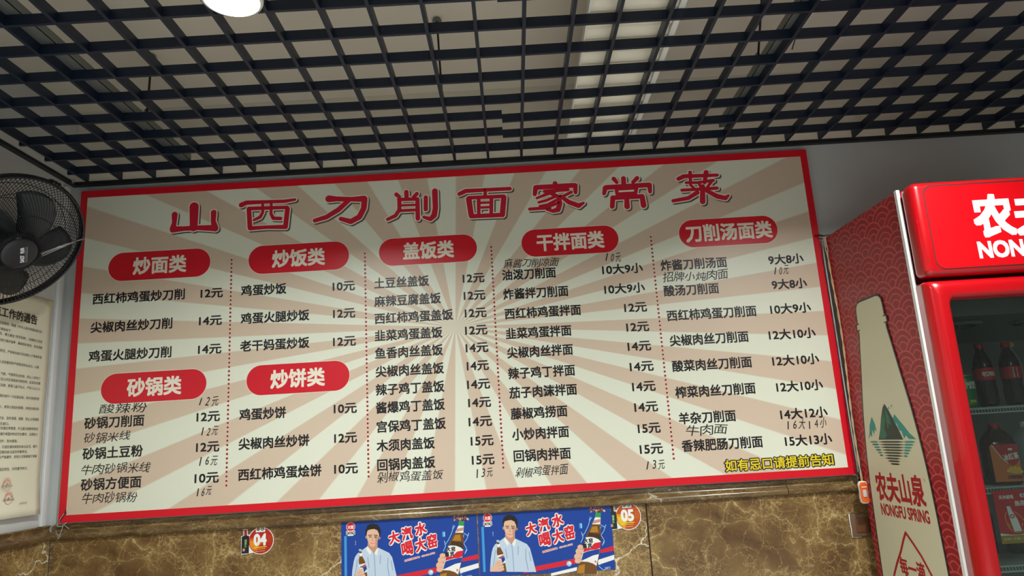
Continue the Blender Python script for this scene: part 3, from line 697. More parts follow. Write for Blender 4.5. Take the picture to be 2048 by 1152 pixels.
    P(qc, [(628, 250), (716, 255), (706, 330), (616, 320)], M_green, 5)
    P(qc, [(440, 640), (500, 632), (570, 638), (640, 665), (678, 700), (655, 820), (620, 940), (580, 1075), (530, 1040), (450, 1015), (335, 1010), (380, 850)], M_pwhite, 4)
    P(qc, [(540, 760), (580, 725), (676, 708), (660, 800), (600, 822), (500, 835), (385, 870), (400, 810), (520, 800)], M_pred, 5)
    P(qc, [(385, 880), (470, 850), (656, 812), (632, 895), (540, 915), (440, 960), (345, 1000)], M_blue, 5)
    for tx, X, Y in (('大', 442, 690), ('窑', 520, 688), ('嘉', 418, 770), ('宾', 498, 765)):
        c = qc(X, Y); s.text(mb, tx, c[0] - .0085, c[0] + .0085, c[1], .019, M_print, 6, .0009, rot=.05)
    c = qc(570, 1010); s.text(mb, '嘉宾', c[0] - .004, c[0] + .004, c[1], .006, M_pred, 6, .0003, rot=-1.2)
    for X, Y, rx in ((345, 790, 45), (325, 855, 58), (300, 935, 62), (290, 1000, 48)):
        c = qc(X, Y); s.disc(mb, c[0], c[1], rx * .00026, M_skin, 6, 16, rx * .00021); c = qc(X + 18, Y + 34); s.stroke(mb, [(c[0] - .008, c[1] + .001), (c[0] + .006, c[1] + .002)], M_skin2, 7, .0008, 6)
    c = qc(148, 1045); s.disc(mb, c[0], c[1], .0105, M_ice, 7, 8); s.disc(mb, c[0] + .002, c[1] + .002, .005, M_pwhite, 8, 6)
    c = qc(375, 460); s.rrect(mb, c[0] - .006, c[0] + .006, c[1] - .010, c[1] + .010, .002, M_blue2, 2); s.rrect(mb, c[0], c[0] + .005, c[1] - .009, c[1] + .009, .002, M_ice, 3)
    mb.build('bottle_print', parent=root, label='large printed brown soda bottle gripped by a hand')
    mb = MB(); c = qc(755, 1095); s.text(mb, '关注大窑饮品', c[0] - .011, c[0] + .011, c[1], .0042, M_pwhite, 2); s.text(mb, '官方微信公众号', c[0] - .011, c[0] + .011, c[1] - .006, .0042, M_pwhite, 2)
    mb.build('small_print', parent=root)
    return root
make_poster(-.7165, .9535, .5425, 0.0, 'left one of two blue soda posters under the menu board, nearer sticker 04')
make_poster(-.1685, .9560, .5330, -.006, 'right one of two blue soda posters under the menu board, touching sticker 05')

# ------------------------------------------------------------------ table number stickers
def make_sticker(cx, cz, num, cols, label):
    s = Sheet((cx, TY - .0006, cz), (1, 0, 0), (0, 0, 1), .00012)
    root = empty('number_sticker', (cx, TY, cz), label, 'sticker', 'round number stickers on the marble')
    g = .000139
    def c(X, Y): return ((X - 770) * g, -((Y - 600) + .06 * (X - 770)) * g)
    mb = MB(); s.disc(mb, 0, 0, .0515, M_pwhite, 1, 40); s.poly(mb, [c(200, 480), c(265, 465), c(265, 300), c(290, 285), c(370, 285), c(388, 300), c(388, 440), c(450, 430), c(560, 930), c(210, 985)], M_pwhite, 1)
    mb.build('sticker_sheet', parent=root)
    mb = MB(); s.disc(mb, 0, 0, .0488, cols[0], 2, 40)
    s.poly(mb, [(-.046, .012), (.0, .006), (.012, -.006), (-.006, -.020), (-.018, -.045), (-.030, -.036), (-.044, -.018)], cols[1], 3)
    s.poly(mb, [(-.044, .003), (-.012, -.004), (-.008, -.016), (-.020, -.034), (-.034, -.032), (-.043, -.016)], cols[2], 4)
    s.poly(mb, [c(620, 230), c(700, 195), c(800, 190), c(890, 215), c(890, 352), c(620, 372)], M_pwhite, 3)
    s.disc(mb, *c(690, 290), .0062, M_print, 4); s.disc(mb, *c(690, 290), .0042, M_skin2, 5); s.disc(mb, *c(815, 285), .0062, M_shadow, 4); s.disc(mb, *c(815, 285), .003, M_pwhite, 5)
    mb.build('round_print', parent=root)
    mb = MB(); s.text(mb, num, -.0295, .0235, c(750, 555)[1], .060, M_pwhite, 5, .0028, dirs=8)
    s.text(mb, '酱香型', -.028, -.006, c(0, 775)[1] - .046 * 0 - .0 + .0, .0085, M_yellow, 5, .0003) if False else None
    for q in range(5): s.rect(mb, .026, .044, .016 - q * .006, .0172 - q * .006, cols[1], 4)
    s.stroke(mb, [(-.026, -.0250), (.022, -.0235)], M_yellow, 5, .0017, 6); s.stroke(mb, [(-.016, -.0315), (.018, -.0305)], M_yellow, 5, .0009, 6); s.stroke(mb, [(-.020, -.040), (.016, -.0385)], M_skin, 5, .0009, 6)
    mb.build('number_print', parent=root)
    mb = MB(); s.poly(mb, [c(218, 490), c(285, 470), c(290, 440), c(372, 440), c(378, 465), c(432, 462), c(432, 940), c(218, 960)], cols[3], 4)
    s.poly(mb, [c(283, 305), c(370, 300), c(372, 455), c(288, 460)], cols[4], 5)
    s.rect(mb, *[v for v in (c(250, 0)[0], c(318, 0)[0])], c(284, 890)[1], c(284, 815)[1], M_skin2, 5)
    for i, ch in enumerate('酒真久'): s.text(mb, ch, c(300, 0)[0], c(370, 0)[0], c(335, 600 + 75 * i)[1], .0105, cols[5], 5, .0004)
    mb.build('bottle_print', parent=root)
make_sticker(-1.0365, .8955, '04', (mat('st_red', (176, 34, 24), .4), mat('st_orange', (214, 92, 20), .4), mat('st_amber', (228, 140, 30), .4), mat('st_navy', (22, 26, 34), .4), mat('st_redcap', (150, 40, 44), .4), mat('st_green', (150, 180, 110), .4)), 'round red sticker with white number 04 and a dark bottle')
make_sticker(.432, .9015, '05', (mat('st_brownorange', (186, 78, 18), .4), mat('st_gold', (224, 150, 24), .4), mat('st_yellow', (226, 190, 40), .4), mat('st_darkgreen', (20, 44, 38), .4), mat('st_blackcap', (46, 22, 18), .4), mat('st_lime', (170, 200, 140), .4)), 'round orange sticker with white number 05 and a dark bottle')

# ------------------------------------------------------------------ switch plate
M_bronze = mat('brown_switch_plastic', (104, 76, 52), 0.55); M_bronze2 = mat('brown_rocker', (98, 60, 34), 0.5)
t = empty('light_switch', (1.358, TY, .815), 'square brown light switch on the marble beside the fridge', 'light switch')
mb = MB(); mb.box(1.314, 1.400, TY - .009, TY - .0004, .772, .858, M_bronze); bevel(mb.build('cover_plate', parent=t), .003)
mb = MB(); mb.box(1.331, 1.384, TY - .0125, TY - .0085, .787, .842, M_bronze2); bevel(mb.build('rocker', parent=t), .002)
M_bead = mat('white_sealant', (225, 225, 220), 0.5)
mb = MB(); mb.tube([(1.3125, TY - .003, .860), (1.3115, TY - .004, .83), (1.3125, TY - .004, .80), (1.312, TY - .003, .771), (1.33, TY - .003, .7695), (1.35, TY - .003, .7700)], .0020, M_bead, 6); mb.build('sealant_bead', parent=t, label='white sealant bead round the plate')

# ------------------------------------------------------------------ paper notice on the left wall
M_notice = mat('cream_notice_paper', (232, 230, 206), 0.6)
M_ink = mat('notice_ink', (52, 48, 44), 0.6)
M_stamp = mat('notice_red_stamp', (214, 96, 74), 0.6)
t = empty('paper_notice', (WX, -.36, 1.48), 'large cream paper notice with curling lower corner on the left wall', 'notice')
mb = MB(); vs = []; fs = []
NY, NZ = 20, 30; ya, yb, za, zb = -.66, -.056, 1.055, 1.907
def curl(y, z):
    k = max(0.0, 1 - (z - za) / .16); q = max(0.0, 1 - (yb - y) / .25)
    return WX + .0016 + .022 * k * k * q + .010 * k * k * (1 + math.sin(y * 18)) * .5 + .0015 * math.sin(z * 9 + y * 5) ** 2
for i in range(NZ + 1):
    for j in range(NY + 1):
        y = ya + (yb - ya) * j / NY; z = za + (zb - za) * i / NZ
        if z < 1.15: y += .012 * (j / NY) * (1 - (z - za) / .095) * -1
        vs.append((curl(y, z), y, z))
for i in range(NZ):
    for j in range(NY): a = i * (NY + 1) + j; fs.append((a, a + 1, a + NY + 2, a + NY + 1))
mb.add(vs, fs, M_notice, True); o = mb.build('paper_sheet', parent=t); md = o.modifiers.new('s', 'SOLIDIFY'); md.thickness = .0004; md.offset = -1
s = Sheet((WX + .0038, 0, 0), (0, 1, 0), (0, 0, 1))
mb = MB(); s.text(mb, '火灾防范工作的通告', -.520, -.148, 1.8095, .040, M_ink, 1, .0012); mb.build('notice_heading', parent=t)
LINES = [(1.768, -.113, '为认真贯彻落实冬春火灾防范，根据《中华人民共和国消防法》'), (1.745, -.290, '等法规有关规定通告如下：'), (1.728, -.108, '一、落实消防安全主体责任，建立健全“防范机制”，加强防火检查'),
 (1.704, -.105, '定期对设施器材进行维护保养，确保完好有效，安全疏散'), (1.665, -.104, '二、加强电动车火灾防范，严禁电动自行车进楼入户停放充电'), (1.624, -.117, '三、保持疏散通道畅通，人员密集场所严禁锁闭安全出口，占堵'),
 (1.581, -.103, '四、加强用火用电，气瓶、气管等安全检查，防止人员伤亡'), (1.561, -.100, '禁止在公共区域堆放可燃杂物，应及时清理'), (1.539, -.098, '严格落实巡查，教育儿童不玩火，严防小火亡人'),
 (1.500, -.099, '五、各单位应组织进行一次全面自查，及时消除隐患'), (1.460, -.097, '六、不得违规用火，发现火情及时报警，争取扑救时间'), (1.419, -.092, '七、加强商铺安全，及时清理、疏散、禁止占用通道'),
 (1.398, -.259, '设置逃生窗口。'), (1.382, -.091, '各类场所应加强日常管理，外立面与疏散等部位'), (1.361, -.091, '外墙外保温材料应符合要求，注意防火'), (1.335, -.204, '个人防护，及时报告。'),
 (1.314, -.089, '以上要求，凡违反通告规定的依法处罚，情节'), (1.295, -.143, '构成犯罪的依法追究刑事责任。'), (1.277, -.087, '请广大群众严格遵守，发现火灾隐患拨打举报'), (1.233, -.135, '希望相互转告，共同遵守执行。')]
mb = MB()
for z, yr, tx in LINES: s.text(mb, tx, max(-.62, yr - .0132 * len(tx)), yr, z, .0120, M_ink, 1)
mb.build('notice_lines', parent=t, kind='stuff')
for y, z in ((-.252, 1.178), (-.236, 1.128)):
    mb = MB()
    s.ring(mb, y, z, .0215, .0230, M_stamp, 1); s.disc(mb, y, z, .004, M_stamp, 1, 5)
    for q in range(9):
        a = math.radians(10 + q * 20); s.rect(mb, y + .0165 * math.cos(a) - .002, y + .0165 * math.cos(a) + .002, z + .0165 * math.sin(a) - .002, z + .0165 * math.sin(a) + .002, M_stamp, 1)
    s.text(mb, '消防救援大队', y - .030, y + .032, z - .006, .009, M_ink, 2)
    o = mb.build('stamp_print', parent=t, label='round red stamp'); o.location.x += .006
mb = MB(); s.text(mb, '2023年10月', -.18, -.14, 1.1045, .008, M_ink, 1); o = mb.build('date_print', parent=t); o.location.x += .010
M_tape = mat('old_tape', (206, 198, 158), 0.4)
mb = MB(); s.rect(mb, -.090, -.062, 1.882, 1.902, M_tape, 2); mb.build('tape', parent=t)

# ------------------------------------------------------------------ wall fan
M_fan = mat('fan_black_plastic', (20, 24, 32), 0.3)
M_blade = mat('fan_blade_plastic', (44, 50, 52), 0.35)
M_wire = mat('fan_black_wire', (24, 24, 28), 0.35, metal=0.3)
M_logo = mat('fan_white_logo', (205, 212, 216), 0.5)
fc = Vector((-1.725, -.585, 2.006)); fn = Vector((.72, -.28, -.61)).normalized()
fx = Vector((0, 0, 1)).cross(fn).normalized(); fy = fn.cross(fx).normalized()
def F(x, y, z): return fc + fx * x + fy * y + fn * z
fan = empty('wall_fan', fc, 'black wire-caged wall fan high on the left wall', 'fan')
RR = .250
def fprof(t, front):
    r = .060 + (RR - .060) * t
    if front: return r, .012 + .080 * math.cos(t * PI / 2) ** .75
    return r, -.012 - .055 * math.cos(t * PI / 2) ** .8
for front, nm in ((True, 'front_grille'), (False, 'rear_grille')):
    mb = MB(); nw = 110
    for i in range(nw):
        a0 = 2 * PI * i / nw; pts = []
        for q in range(9):
            tt = q / 8; r, z = fprof(tt, front); a = a0 + (.42 if front else -.30) * tt
            pts.append(F(r * math.cos(a), r * math.sin(a), z))
        mb.tube(pts, .0011, M_wire, 3)
    for tt in (.42, .78):
        r, z = fprof(tt, front); mb.tube([F(r * math.cos(2 * PI * i / 48), r * math.sin(2 * PI * i / 48), z) for i in range(48)], .0013, M_wire, 4, True)
    mb.build(nm, parent=fan, loc=fc)
mb = MB()
for z, r in ((.010, RR), (-.010, RR), (0, RR + .003)):
    mb.tube([F(r * math.cos(2 * PI * i / 64), r * math.sin(2 * PI * i / 64), z) for i in range(64)], .0052, M_fan, 8, True)
mb.build('rim_band', parent=fan, loc=fc)
mb = MB()
pr_ = [(.0, .094), (.045, .094), (.056, .092), (.062, .087), (.066, .082), (.070, .086), (.073, .084), (.073, .070), (.0, .070)]
vs = []; n = 48
for r, z in pr_:
    for k in range(n): vs.append(F(r * math.cos(2 * PI * k / n), r * math.sin(2 * PI * k / n), z))
mb.add(vs, [(i * n + k, i * n + (k + 1) % n, (i + 1) * n + (k + 1) % n, (i + 1) * n + k) for i in range(len(pr_) - 1) for k in range(n)], M_fan, True)
cap_ = mb.build('hub_cap', parent=fan, loc=fc)
s = Sheet(F(0, 0, .0946), fx, fy); mb = MB(); LR = 2.0
def lt(txt, a, b, v, em, bold): s.text(mb, txt, a, b, v, em, M_logo, 1, bold, rot=LR, piv=(.006, 0))
lt('SAST', -.026, .004, 0, .017, .0009); lt('先科', .010, .034, 0, .014, .0007)
lt('—' * 6, -.028, .036, -.010, .006, 0); lt('••••••••••••', -.026, .034, -.015, .006, 0)
mb.build('logo_print', parent=cap_)
for q in range(5):
    a0 = math.radians(83 + 72 * q) - .5; mb = MB(); vs = []; fs = []; NI, NJ = 10, 8
    for i in range(NI + 1):
        r = .045 + .165 * i / NI; wdt = .55 + .50 * math.sin(PI * min(1, (i / NI) * .62 + .12)); sweep = .55 * (i / NI)
        for j in range(NJ + 1):
            k = j / NJ - .5; rr = r - .030 * (i / NI) * (k * 2) ** 2
            a = a0 + sweep + k * wdt * (1.0 - .25 * i / NI)
            vs.append(F(rr * math.cos(a), rr * math.sin(a), .012 - .055 * k + .008 * math.cos(k * PI)))
    for i in range(NI):
        for j in range(NJ): a = i * (NJ + 1) + j; fs.append((a, a + 1, a + NJ + 2, a + NJ + 1))
    mb.add(vs, fs, M_blade, True); o = mb.build('blade', parent=fan, loc=fc); md = o.modifiers.new('s', 'SOLIDIFY'); md.thickness = .002
mb = MB(); mb.tube([F(0, 0, .045), F(0, 0, -.03)], .040, M_fan, 24); mb.build('blade_hub', parent=fan, loc=fc)
mb = MB(); mb.tube([F(0, 0, -.05), F(0, 0, -.062), F(0, 0, -.10), F(0, 0, -.15), F(0, 0, -.165)], [.050, .062, .062, .050, .028], M_fan, 24); mb.build('motor_housing', parent=fan, loc=fc)
b0 = F(0, 0, -.12)
mb = MB(); mb.tube([b0, b0 + Vector((0, 0, -.07)), Vector((WX + .05, b0.y + .01, b0.z - .10)), Vector((WX + .004, b0.y + .01, b0.z - .10))], [.020, .020, .024, .030], M_fan, 12); mb.box(WX + .0005, WX + .012, b0.y - .04, b0.y + .06, b0.z - .20, b0.z - .02, M_fan)
mb.build('wall_bracket', parent=fan)
mb = MB(); a = math.radians(80)
for da in (-.05, 0, .05): mb.tube([F((RR + .004) * math.cos(a + da), (RR + .004) * math.sin(a + da), -.014), F((RR + .010) * math.cos(a + da), (RR + .010) * math.sin(a + da), 0), F((RR + .004) * math.cos(a + da), (RR + .004) * math.sin(a + da), .014)], .006, M_fan, 6)
mb.build('grille_clip', parent=fan)
M_ribbon = mat('shiny_ribbon', (206, 208, 206), 0.2, metal=0.5)
mb = MB()
for dd in (0, .004, .009): mb.tube([F(.062 + dd, .02 - dd, .095), F(.13 + dd, .075, .090), F(.205, .098 + dd, .060)], .0009, M_ribbon, 4)
mb.build('tied_ribbon', parent=fan, label='shiny thin ribbon strands stretched over the grille')

# ------------------------------------------------------------------ cords beside the fridge
M_cord = mat('yellowed_twisted_cord', (216, 184, 136), 0.5); M_bcord = mat('black_cord', (38, 36, 36), 0.5); M_litgap = mat('lit_gap_white', (200, 202, 200), 0.5)
t = empty('inline_switch_cord', (1.362, -.05, .99), 'twisted cream cord with an orange and white inline switch, beside the fridge', 'switch cord')
for ph in (0, PI):
    mb = MB(); pts = []
    for i in range(181):
        z = 1.992 - (1.992 - .985) * i / 180; tw = (1.992 - z) * 44 + ph
        rad = .0045 if z > 1.93 else .0022
        xx = 1.3655 - .007 * min(1, (1.992 - z) / 1.0) + .003 * math.sin(z * 9); pts.append((xx - .003 + rad * math.cos(tw), -.052 + rad * math.sin(tw) - .006 * math.sin(z * 5), z))
    mb.tube(pts, .0017, M_cord, 5); mb.build('cord_strand', parent=t)
M_orange = mat('orange_plastic', (222, 92, 30), 0.35); M_swwhite = mat('switch_white_plastic', (232, 222, 206), 0.4); M_button = mat('grey_button', (188, 188, 184), 0.35)
def loft(mb, prof, m, c, n=28, e=3.0, ang=0.0):
    """prof: (half x, half y, z) superellipse sections"""
    vs = []
    for hx, hy, z in prof:
        for k in range(n):
            a = 2 * PI * k / n; x = hx * math.copysign(abs(math.cos(a)) ** (2 / e), math.cos(a)); y = hy * math.copysign(abs(math.sin(a)) ** (2 / e), math.sin(a))
            vs.append((c[0] + x * math.cos(ang) - y * math.sin(ang), c[1] + x * math.sin(ang) + y * math.cos(ang), c[2] + z))
    mb.add(vs, [(i * n + k, i * n + (k + 1) % n, (i + 1) * n + (k + 1) % n, (i + 1) * n + k) for i in range(len(prof) - 1) for k in range(n)], m, True)
    mb.add(vs[:n], [tuple(range(n))[::-1]], m); mb.add(vs[-n:], [tuple(range(n))], m)
mb = MB(); loft(mb, [(.006, .006, .042), (.014, .010, .040), (.0185, .012, .030), (.0165, .012, .004), (.0185, .012, -.020), (.016, .011, -.038), (.010, .008, -.043)], M_swwhite, (1.352, -.056, .946)); p = mb.build('switch_body', parent=t, loc=(1.352, -.056, .946))
mb = MB(); loft(mb, [(.010, .003, .038), (.0150, .004, .028), (.0135, .004, .004), (.0150, .004, -.018), (.012, .003, -.037)], M_orange, (1.349, -.0685, .946)); mb.build('orange_face', parent=p)
mb = MB(); loft(mb, [(.006, .002, .012), (.0078, .003, .004), (.0078, .003, -.010), (.006, .002, -.015)], M_button, (1.3485, -.0735, .944)); mb.box(1.339, 1.358, -.0745, -.071, .9645, .9680, M_swwhite); mb.build('rocker', parent=p)
t = empty('cable_bundle', (1.345, .0, 1.5), 'dark cables and a white strip standing in for the lit wall, in the gap between menu board and fridge', 'cable')
for k, (mm, r, pts) in enumerate(((M_bcord, .0018, [(1.366, .01, 2.02), (1.358, .012, 1.985), (1.352, .012, 1.93), (1.3565, .012, 1.80), (1.354, .012, 1.6), (1.357, .012, 1.4), (1.356, .012, 1.2), (1.3640, .012, 1.03), (1.366, -.008, .96)]),
    (M_litgap, .0040, [(1.374, .010, 2.0), (1.370, .006, 1.9), (1.3695, .004, 1.6), (1.370, .004, 1.2), (1.371, .002, 1.02)]), (M_bcord, .0020, [(1.372, .008, 1.995), (1.345, .000, 2.008), (1.330, .004, 2.002), (1.322, .012, 1.992)]), (M_bcord, .0022, [(1.38, -.02, 2.0), (1.362, -.004, 2.012), (1.34, -.002, 2.010), (1.362, -.03, 1.998), (1.38, -.05, 1.998)]))):  # thick white tube added where the lit wall shows in the gap
    mb = MB(); mb.tube(pts, r, mm, 6); mb.build('cable', parent=t)

# ------------------------------------------------------------------ drinks fridge
M_fred = mat('fridge_red_gloss', (166, 3, 14), 0.28, coat=.4)
M_hred = mat('fridge_header_panel_red', (186, 0, 12), 0.35)
M_side = mat('fridge_side_maroon', (140, 20, 34), 0.40)
M_sring = mat('fridge_side_pattern_line', (188, 66, 68), 0.40)
M_alu = mat('white_aluminium_strip', (216, 220, 216), 0.35)
M_bcream = mat('fridge_bottle_cream', (206, 202, 172), 0.42)
M_dgreen = mat('fridge_dark_green_outline', (24, 48, 44), 0.42)
M_teal = mat('fridge_teal_print', (20, 140, 128), 0.42); M_mgreen = mat('fridge_green_print', (14, 104, 78), 0.42)
M_dred = mat('fridge_dark_red_print', (164, 22, 34), 0.42)
M_hwhite = mat('fridge_white_lettering', (240, 240, 236), 0.4)
M_liner = mat('fridge_liner_grey', (112, 120, 116), 0.5)
M_gasket = mat('black_gasket', (20, 20, 22), 0.6)
FX0, FX1, FY0, FY1, FZ = 1.370, 2.260, -.605, -.038, 1.990
fr = empty('drinks_fridge', ((FX0 + FX1) / 2, -.33, 0), 'tall red glass-door drinks fridge with a white water bottle on its patterned side', 'fridge')
mb = MB()
mb.box(FX0, FX0 + .035, FY0, FY1, .04, FZ, M_side); mb.box(FX1 - .035, FX1, FY0, FY1, .04, FZ, M_side); mb.box(FX0 + .035, FX1 - .035, FY1 - .04, FY1, .04, FZ, M_side)
mb.box(FX0 + .035, FX1 - .035, FY0, FY1 - .04, 1.60, FZ, M_side); mb.box(FX0 + .035, FX1 - .035, FY0, FY1 - .04, .04, .26, M_side); mb.box(FX0 + .03, FX1 - .03, FY0 + .04, FY1, 0.0, .04, M_gasket)
mb.build('cabinet', parent=fr)
mb = MB(); a0, a1 = FX0 + .0355, FX1 - .0355
mb.box(a0, a0 + .003, FY0 + .002, FY1 - .04, .26, 1.60, M_liner); mb.box(a1 - .003, a1, FY0 + .002, FY1 - .04, .26, 1.60, M_liner); mb.box(a0, a1, FY1 - .044, FY1 - .0405, .26, 1.60, M_liner); mb.box(a0, a1, FY0 + .002, FY1 - .04, .26, .264, M_liner)
mb.box(a0, a1, FY0 + .03, FY0 + .036, 1.545, 1.598, M_liner); mb.add([(a0, FY0 + .03, 1.545), (a1, FY0 + .03, 1.545), (a1, FY1 - .044, 1.50), (a0, FY1 - .044, 1.50)], [(0, 1, 2, 3)], M_liner)
mb.build('inner_liner', parent=fr)
for vx in (1.60, 1.86):
    mb = MB(); zz = 1.532
    mb.lathe([(.070, .004), (.072, -.004), (.066, -.007), (.030, -.009), (.0, -.009)], M_liner, 32, (vx, -.45, zz), capb=False, capt=False)
    for k in range(28):
        a = 2 * PI * k / 28; mb.tube([(vx + .036 * math.cos(a), -.45 + .036 * math.sin(a), zz - .0095), (vx + .058 * math.cos(a), -.45 + .058 * math.sin(a), zz - .0085)], .0022, M_gasket, 4)
    mb.build('fan_vent', parent=fr)
mb = MB(); mb.box(FX0 - .0055, FX0 + .006, FY0 - .015, FY0 + .0, .04, 1.991, M_alu); mb.build('edge_strip', parent=fr, label='white aluminium strip down the front edge')
# scale pattern decal
sd = Sheet((FX0 - .0008, 0, 0), (0, -1, 0), (0, 0, 1), .00008)
sd.fix = True; bm_ = MB(); W_ = .150; row = 0; z = 1.975
UA, UB = .040, .604
bm_.add([sd.P(UA, .045, 0), sd.P(UB, .045, 0), sd.P(UB, 1.988, 0), sd.P(UA, 1.988, 0)], [(0, 1, 2, 3)], M_side)
while z > .0:
    off = (row % 2) * W_ / 2
    for q in range(-1, 6):
        u = UA + q * W_ + off
        if u + W_ / 2 < UA or u - W_ / 2 > UB: continue
        half = 22
        for r0, r1, mm, dk in ((0, .075, M_side, 0), (.0692, .075, M_sring, .4), (.0482, .0535, M_sring, .4), (.027, .032, M_sring, .4)):
            if r0 == 0:
                bm_.add([sd.P(u + r1 * math.cos(PI * i / half), z + r1 * math.sin(PI * i / half), row + 1) for i in range(half + 1)], [tuple(range(half + 1))], mm)
            else: sd.ring(bm_, u, z, r0, r1, mm, row + 1 + dk, half, 0, PI)
    row += 1; z -= .0375
o = bm_.build('scale_pattern_print', parent=fr, label='maroon fish-scale pattern of concentric arcs')
bmx = bmesh.new(); bmx.from_mesh(o.data)
off = o.matrix_world.translation
for co, no in (((0, -UA, 0), (0, 1, 0)), ((0, -UB, 0), (0, -1, 0)), ((0, 0, 1.9885), (0, 0, 1)), ((0, 0, .045), (0, 0, -1))):
    cc = Vector(co) - (parent_world(fr) + o.location)
    bmesh.ops.bisect_plane(bmx, geom=bmx.verts[:] + bmx.edges[:] + bmx.faces[:], plane_co=cc, plane_no=no, clear_outer=True)
bmx.to_mesh(o.data); bmx.free()
# printed bottle
K = row + 4
sb = Sheet((FX0 - .0008 - .00008 * K, 0, 0), (0, -1, 0), (0, 0, 1), .00015)
CU = .304
hw = [(.062, 1.668), (.082, 1.664), (.094, 1.652), (.098, 1.635), (.101, 1.590), (.110, 1.586), (.112, 1.566), (.101, 1.561), (.101, 1.545), (.112, 1.500), (.126, 1.440), (.141, 1.375), (.157, 1.310), (.172, 1.245), (.186, 1.165), (.198, 1.080), (.206, 1.000), (.212, .900), (.217, .780), (.222, .640), (.224, .40), (.222, .12)]
mb = MB()
sb.poly(mb, [(CU - a - .008, z + (.007 if i == 0 else 0)) for i, (a, z) in enumerate(hw)] + [(CU + a + .008, z + (.007 if i == len(hw) - 1 else 0)) for i, (a, z) in enumerate(hw[::-1])], M_dgreen, 0)
sb.poly(mb, [(CU - a, z) for a, z in hw] + [(CU + a, z) for a, z in hw[::-1]], M_bcream, 1)
for z in (1.588, 1.564):
    sb.rect(mb, CU - .112, CU - .092, z - .002, z + .002, M_dgreen, 2); sb.rect(mb, CU + .092, CU + .112, z - .002, z + .002, M_dgreen, 2)
mb.build('bottle_print', parent=fr, label='cream water bottle outlined in dark green')
mb = MB()
sb.poly(mb, [(.218, 1.146), (.240, 1.180), (.262, 1.225), (.285, 1.262), (.303, 1.276), (.322, 1.255), (.345, 1.222), (.370, 1.185), (.392, 1.146)], M_dgreen, 3)
sb.poly(mb, [(.228, 1.150), (.255, 1.205), (.285, 1.250), (.290, 1.215), (.275, 1.190), (.285, 1.160), (.265, 1.150)], M_mgreen, 4); sb.poly(mb, [(.300, 1.262), (.318, 1.235), (.330, 1.195), (.312, 1.205), (.300, 1.180), (.296, 1.215)], M_mgreen, 4)
sb.poly(mb, [(.138, 1.148), (.155, 1.170), (.165, 1.200), (.180, 1.218), (.192, 1.232), (.208, 1.205), (.212, 1.175), (.200, 1.185), (.190, 1.165), (.180, 1.185), (.170, 1.155), (.160, 1.165)], M_teal, 3)
sb.poly(mb, [(.346, 1.222), (.360, 1.236), (.385, 1.215), (.410, 1.195), (.440, 1.168), (.476, 1.147), (.430, 1.148), (.415, 1.160), (.400, 1.150), (.390, 1.175), (.375, 1.180), (.366, 1.205), (.355, 1.200)], M_teal, 3)
random.seed(5)
for i in range(9):
    z = 1.138 - i * .0098; wd_ = .085 * (1 - (i / 10) ** 1.6) + .010
    def lens(c, w_, mm):
        h = .0032; sb.poly(mb, [(c - w_, z), (c - w_ * .5, z + h), (c + w_ * .5, z + h), (c + w_, z), (c + w_ * .5, z - h), (c - w_ * .5, z - h)], mm, 3)
    lens(.304 + random.uniform(-.006, .006), wd_, M_dgreen)
    if i < 6: lens(.180 + i * .008, .034 - i * .004, M_mgreen if i % 2 else M_teal); lens(.430 - i * .008, .040 - i * .005, M_teal)
for u, z in ((.330, 1.255), (.352, 1.262)): sb.stroke(mb, [(u - .006, z), (u, z + .008, ), (u + .003, z)], M_teal, 3, .0014, 5)
mb.build('mountain_print', parent=fr, label='green mountains above rippled water')
mb = MB(); sb.text(mb, '农夫山泉', .138, .470, .974, .108, M_dred, 3, .0030, dirs=9); sb.text(mb, 'NONGFU SPRING', .150, .474, .893, .058, M_dred, 3, .0018, dirs=6)
sb.ring(mb, .481, 1.012, .0035, .0045, M_dred, 3, 12)
mb.build('side_lettering', parent=fr)
mb = MB()
dl = [(.301, .822), (.278, .795), (.245, .750), (.205, .705), (.170, .660), (.148, .610), (.140, .55), (.150, .48), (.19, .42), (.26, .385), (.34, .385), (.41, .42), (.455, .49), (.462, .56), (.452, .63), (.425, .700), (.380, .755), (.335, .795), (.301, .822)]
sb.stroke(mb, dl, M_dred, 3, .0055, 8)
sb.text(mb, '每一滴', .222, .388, .700, .066, M_dred, 3, .0025); sb.text(mb, '都是水源', .205, .40, .615, .05, M_dred, 3, .0018)
mb.build('drop_print', parent=fr)
# header
hd = empty('header', (1.815, -.66, 1.83)); hd.parent = fr; hd.location = Vector((1.815, -.66, 1.83)) - fr.location
mb = MB(); mb.box(FX0 + .001, FX1 - .001, -.700, FY0 - .0155, 1.666, 1.991, M_fred); o = mb.build('header_box', parent=hd, loc=(1.815, -.66, 1.83)); bevel(o, .024, 5)
sf = Sheet((0, -.7002, 0), (1, 0, 0), (0, 0, 1), .0002)
mb = MB(); sf.rrect(mb, 1.407, 2.223, 1.686, 1.974, .030, M_gasket, 1); sf.rrect(mb, 1.4095, 2.2205, 1.6885, 1.9705, .029, M_hred, 2); mb.build('header_panel', parent=hd)
mb = MB(); sf.text(mb, '农夫山泉', 1.556, 2.100, 1.858, .150, M_hwhite, 3, .0056, dirs=9); sf.text(mb, 'NONGFU SPRING', 1.552, 2.066, 1.746, .076, M_hwhite, 3, .0026, dirs=9); mb.build('header_lettering', parent=hd)
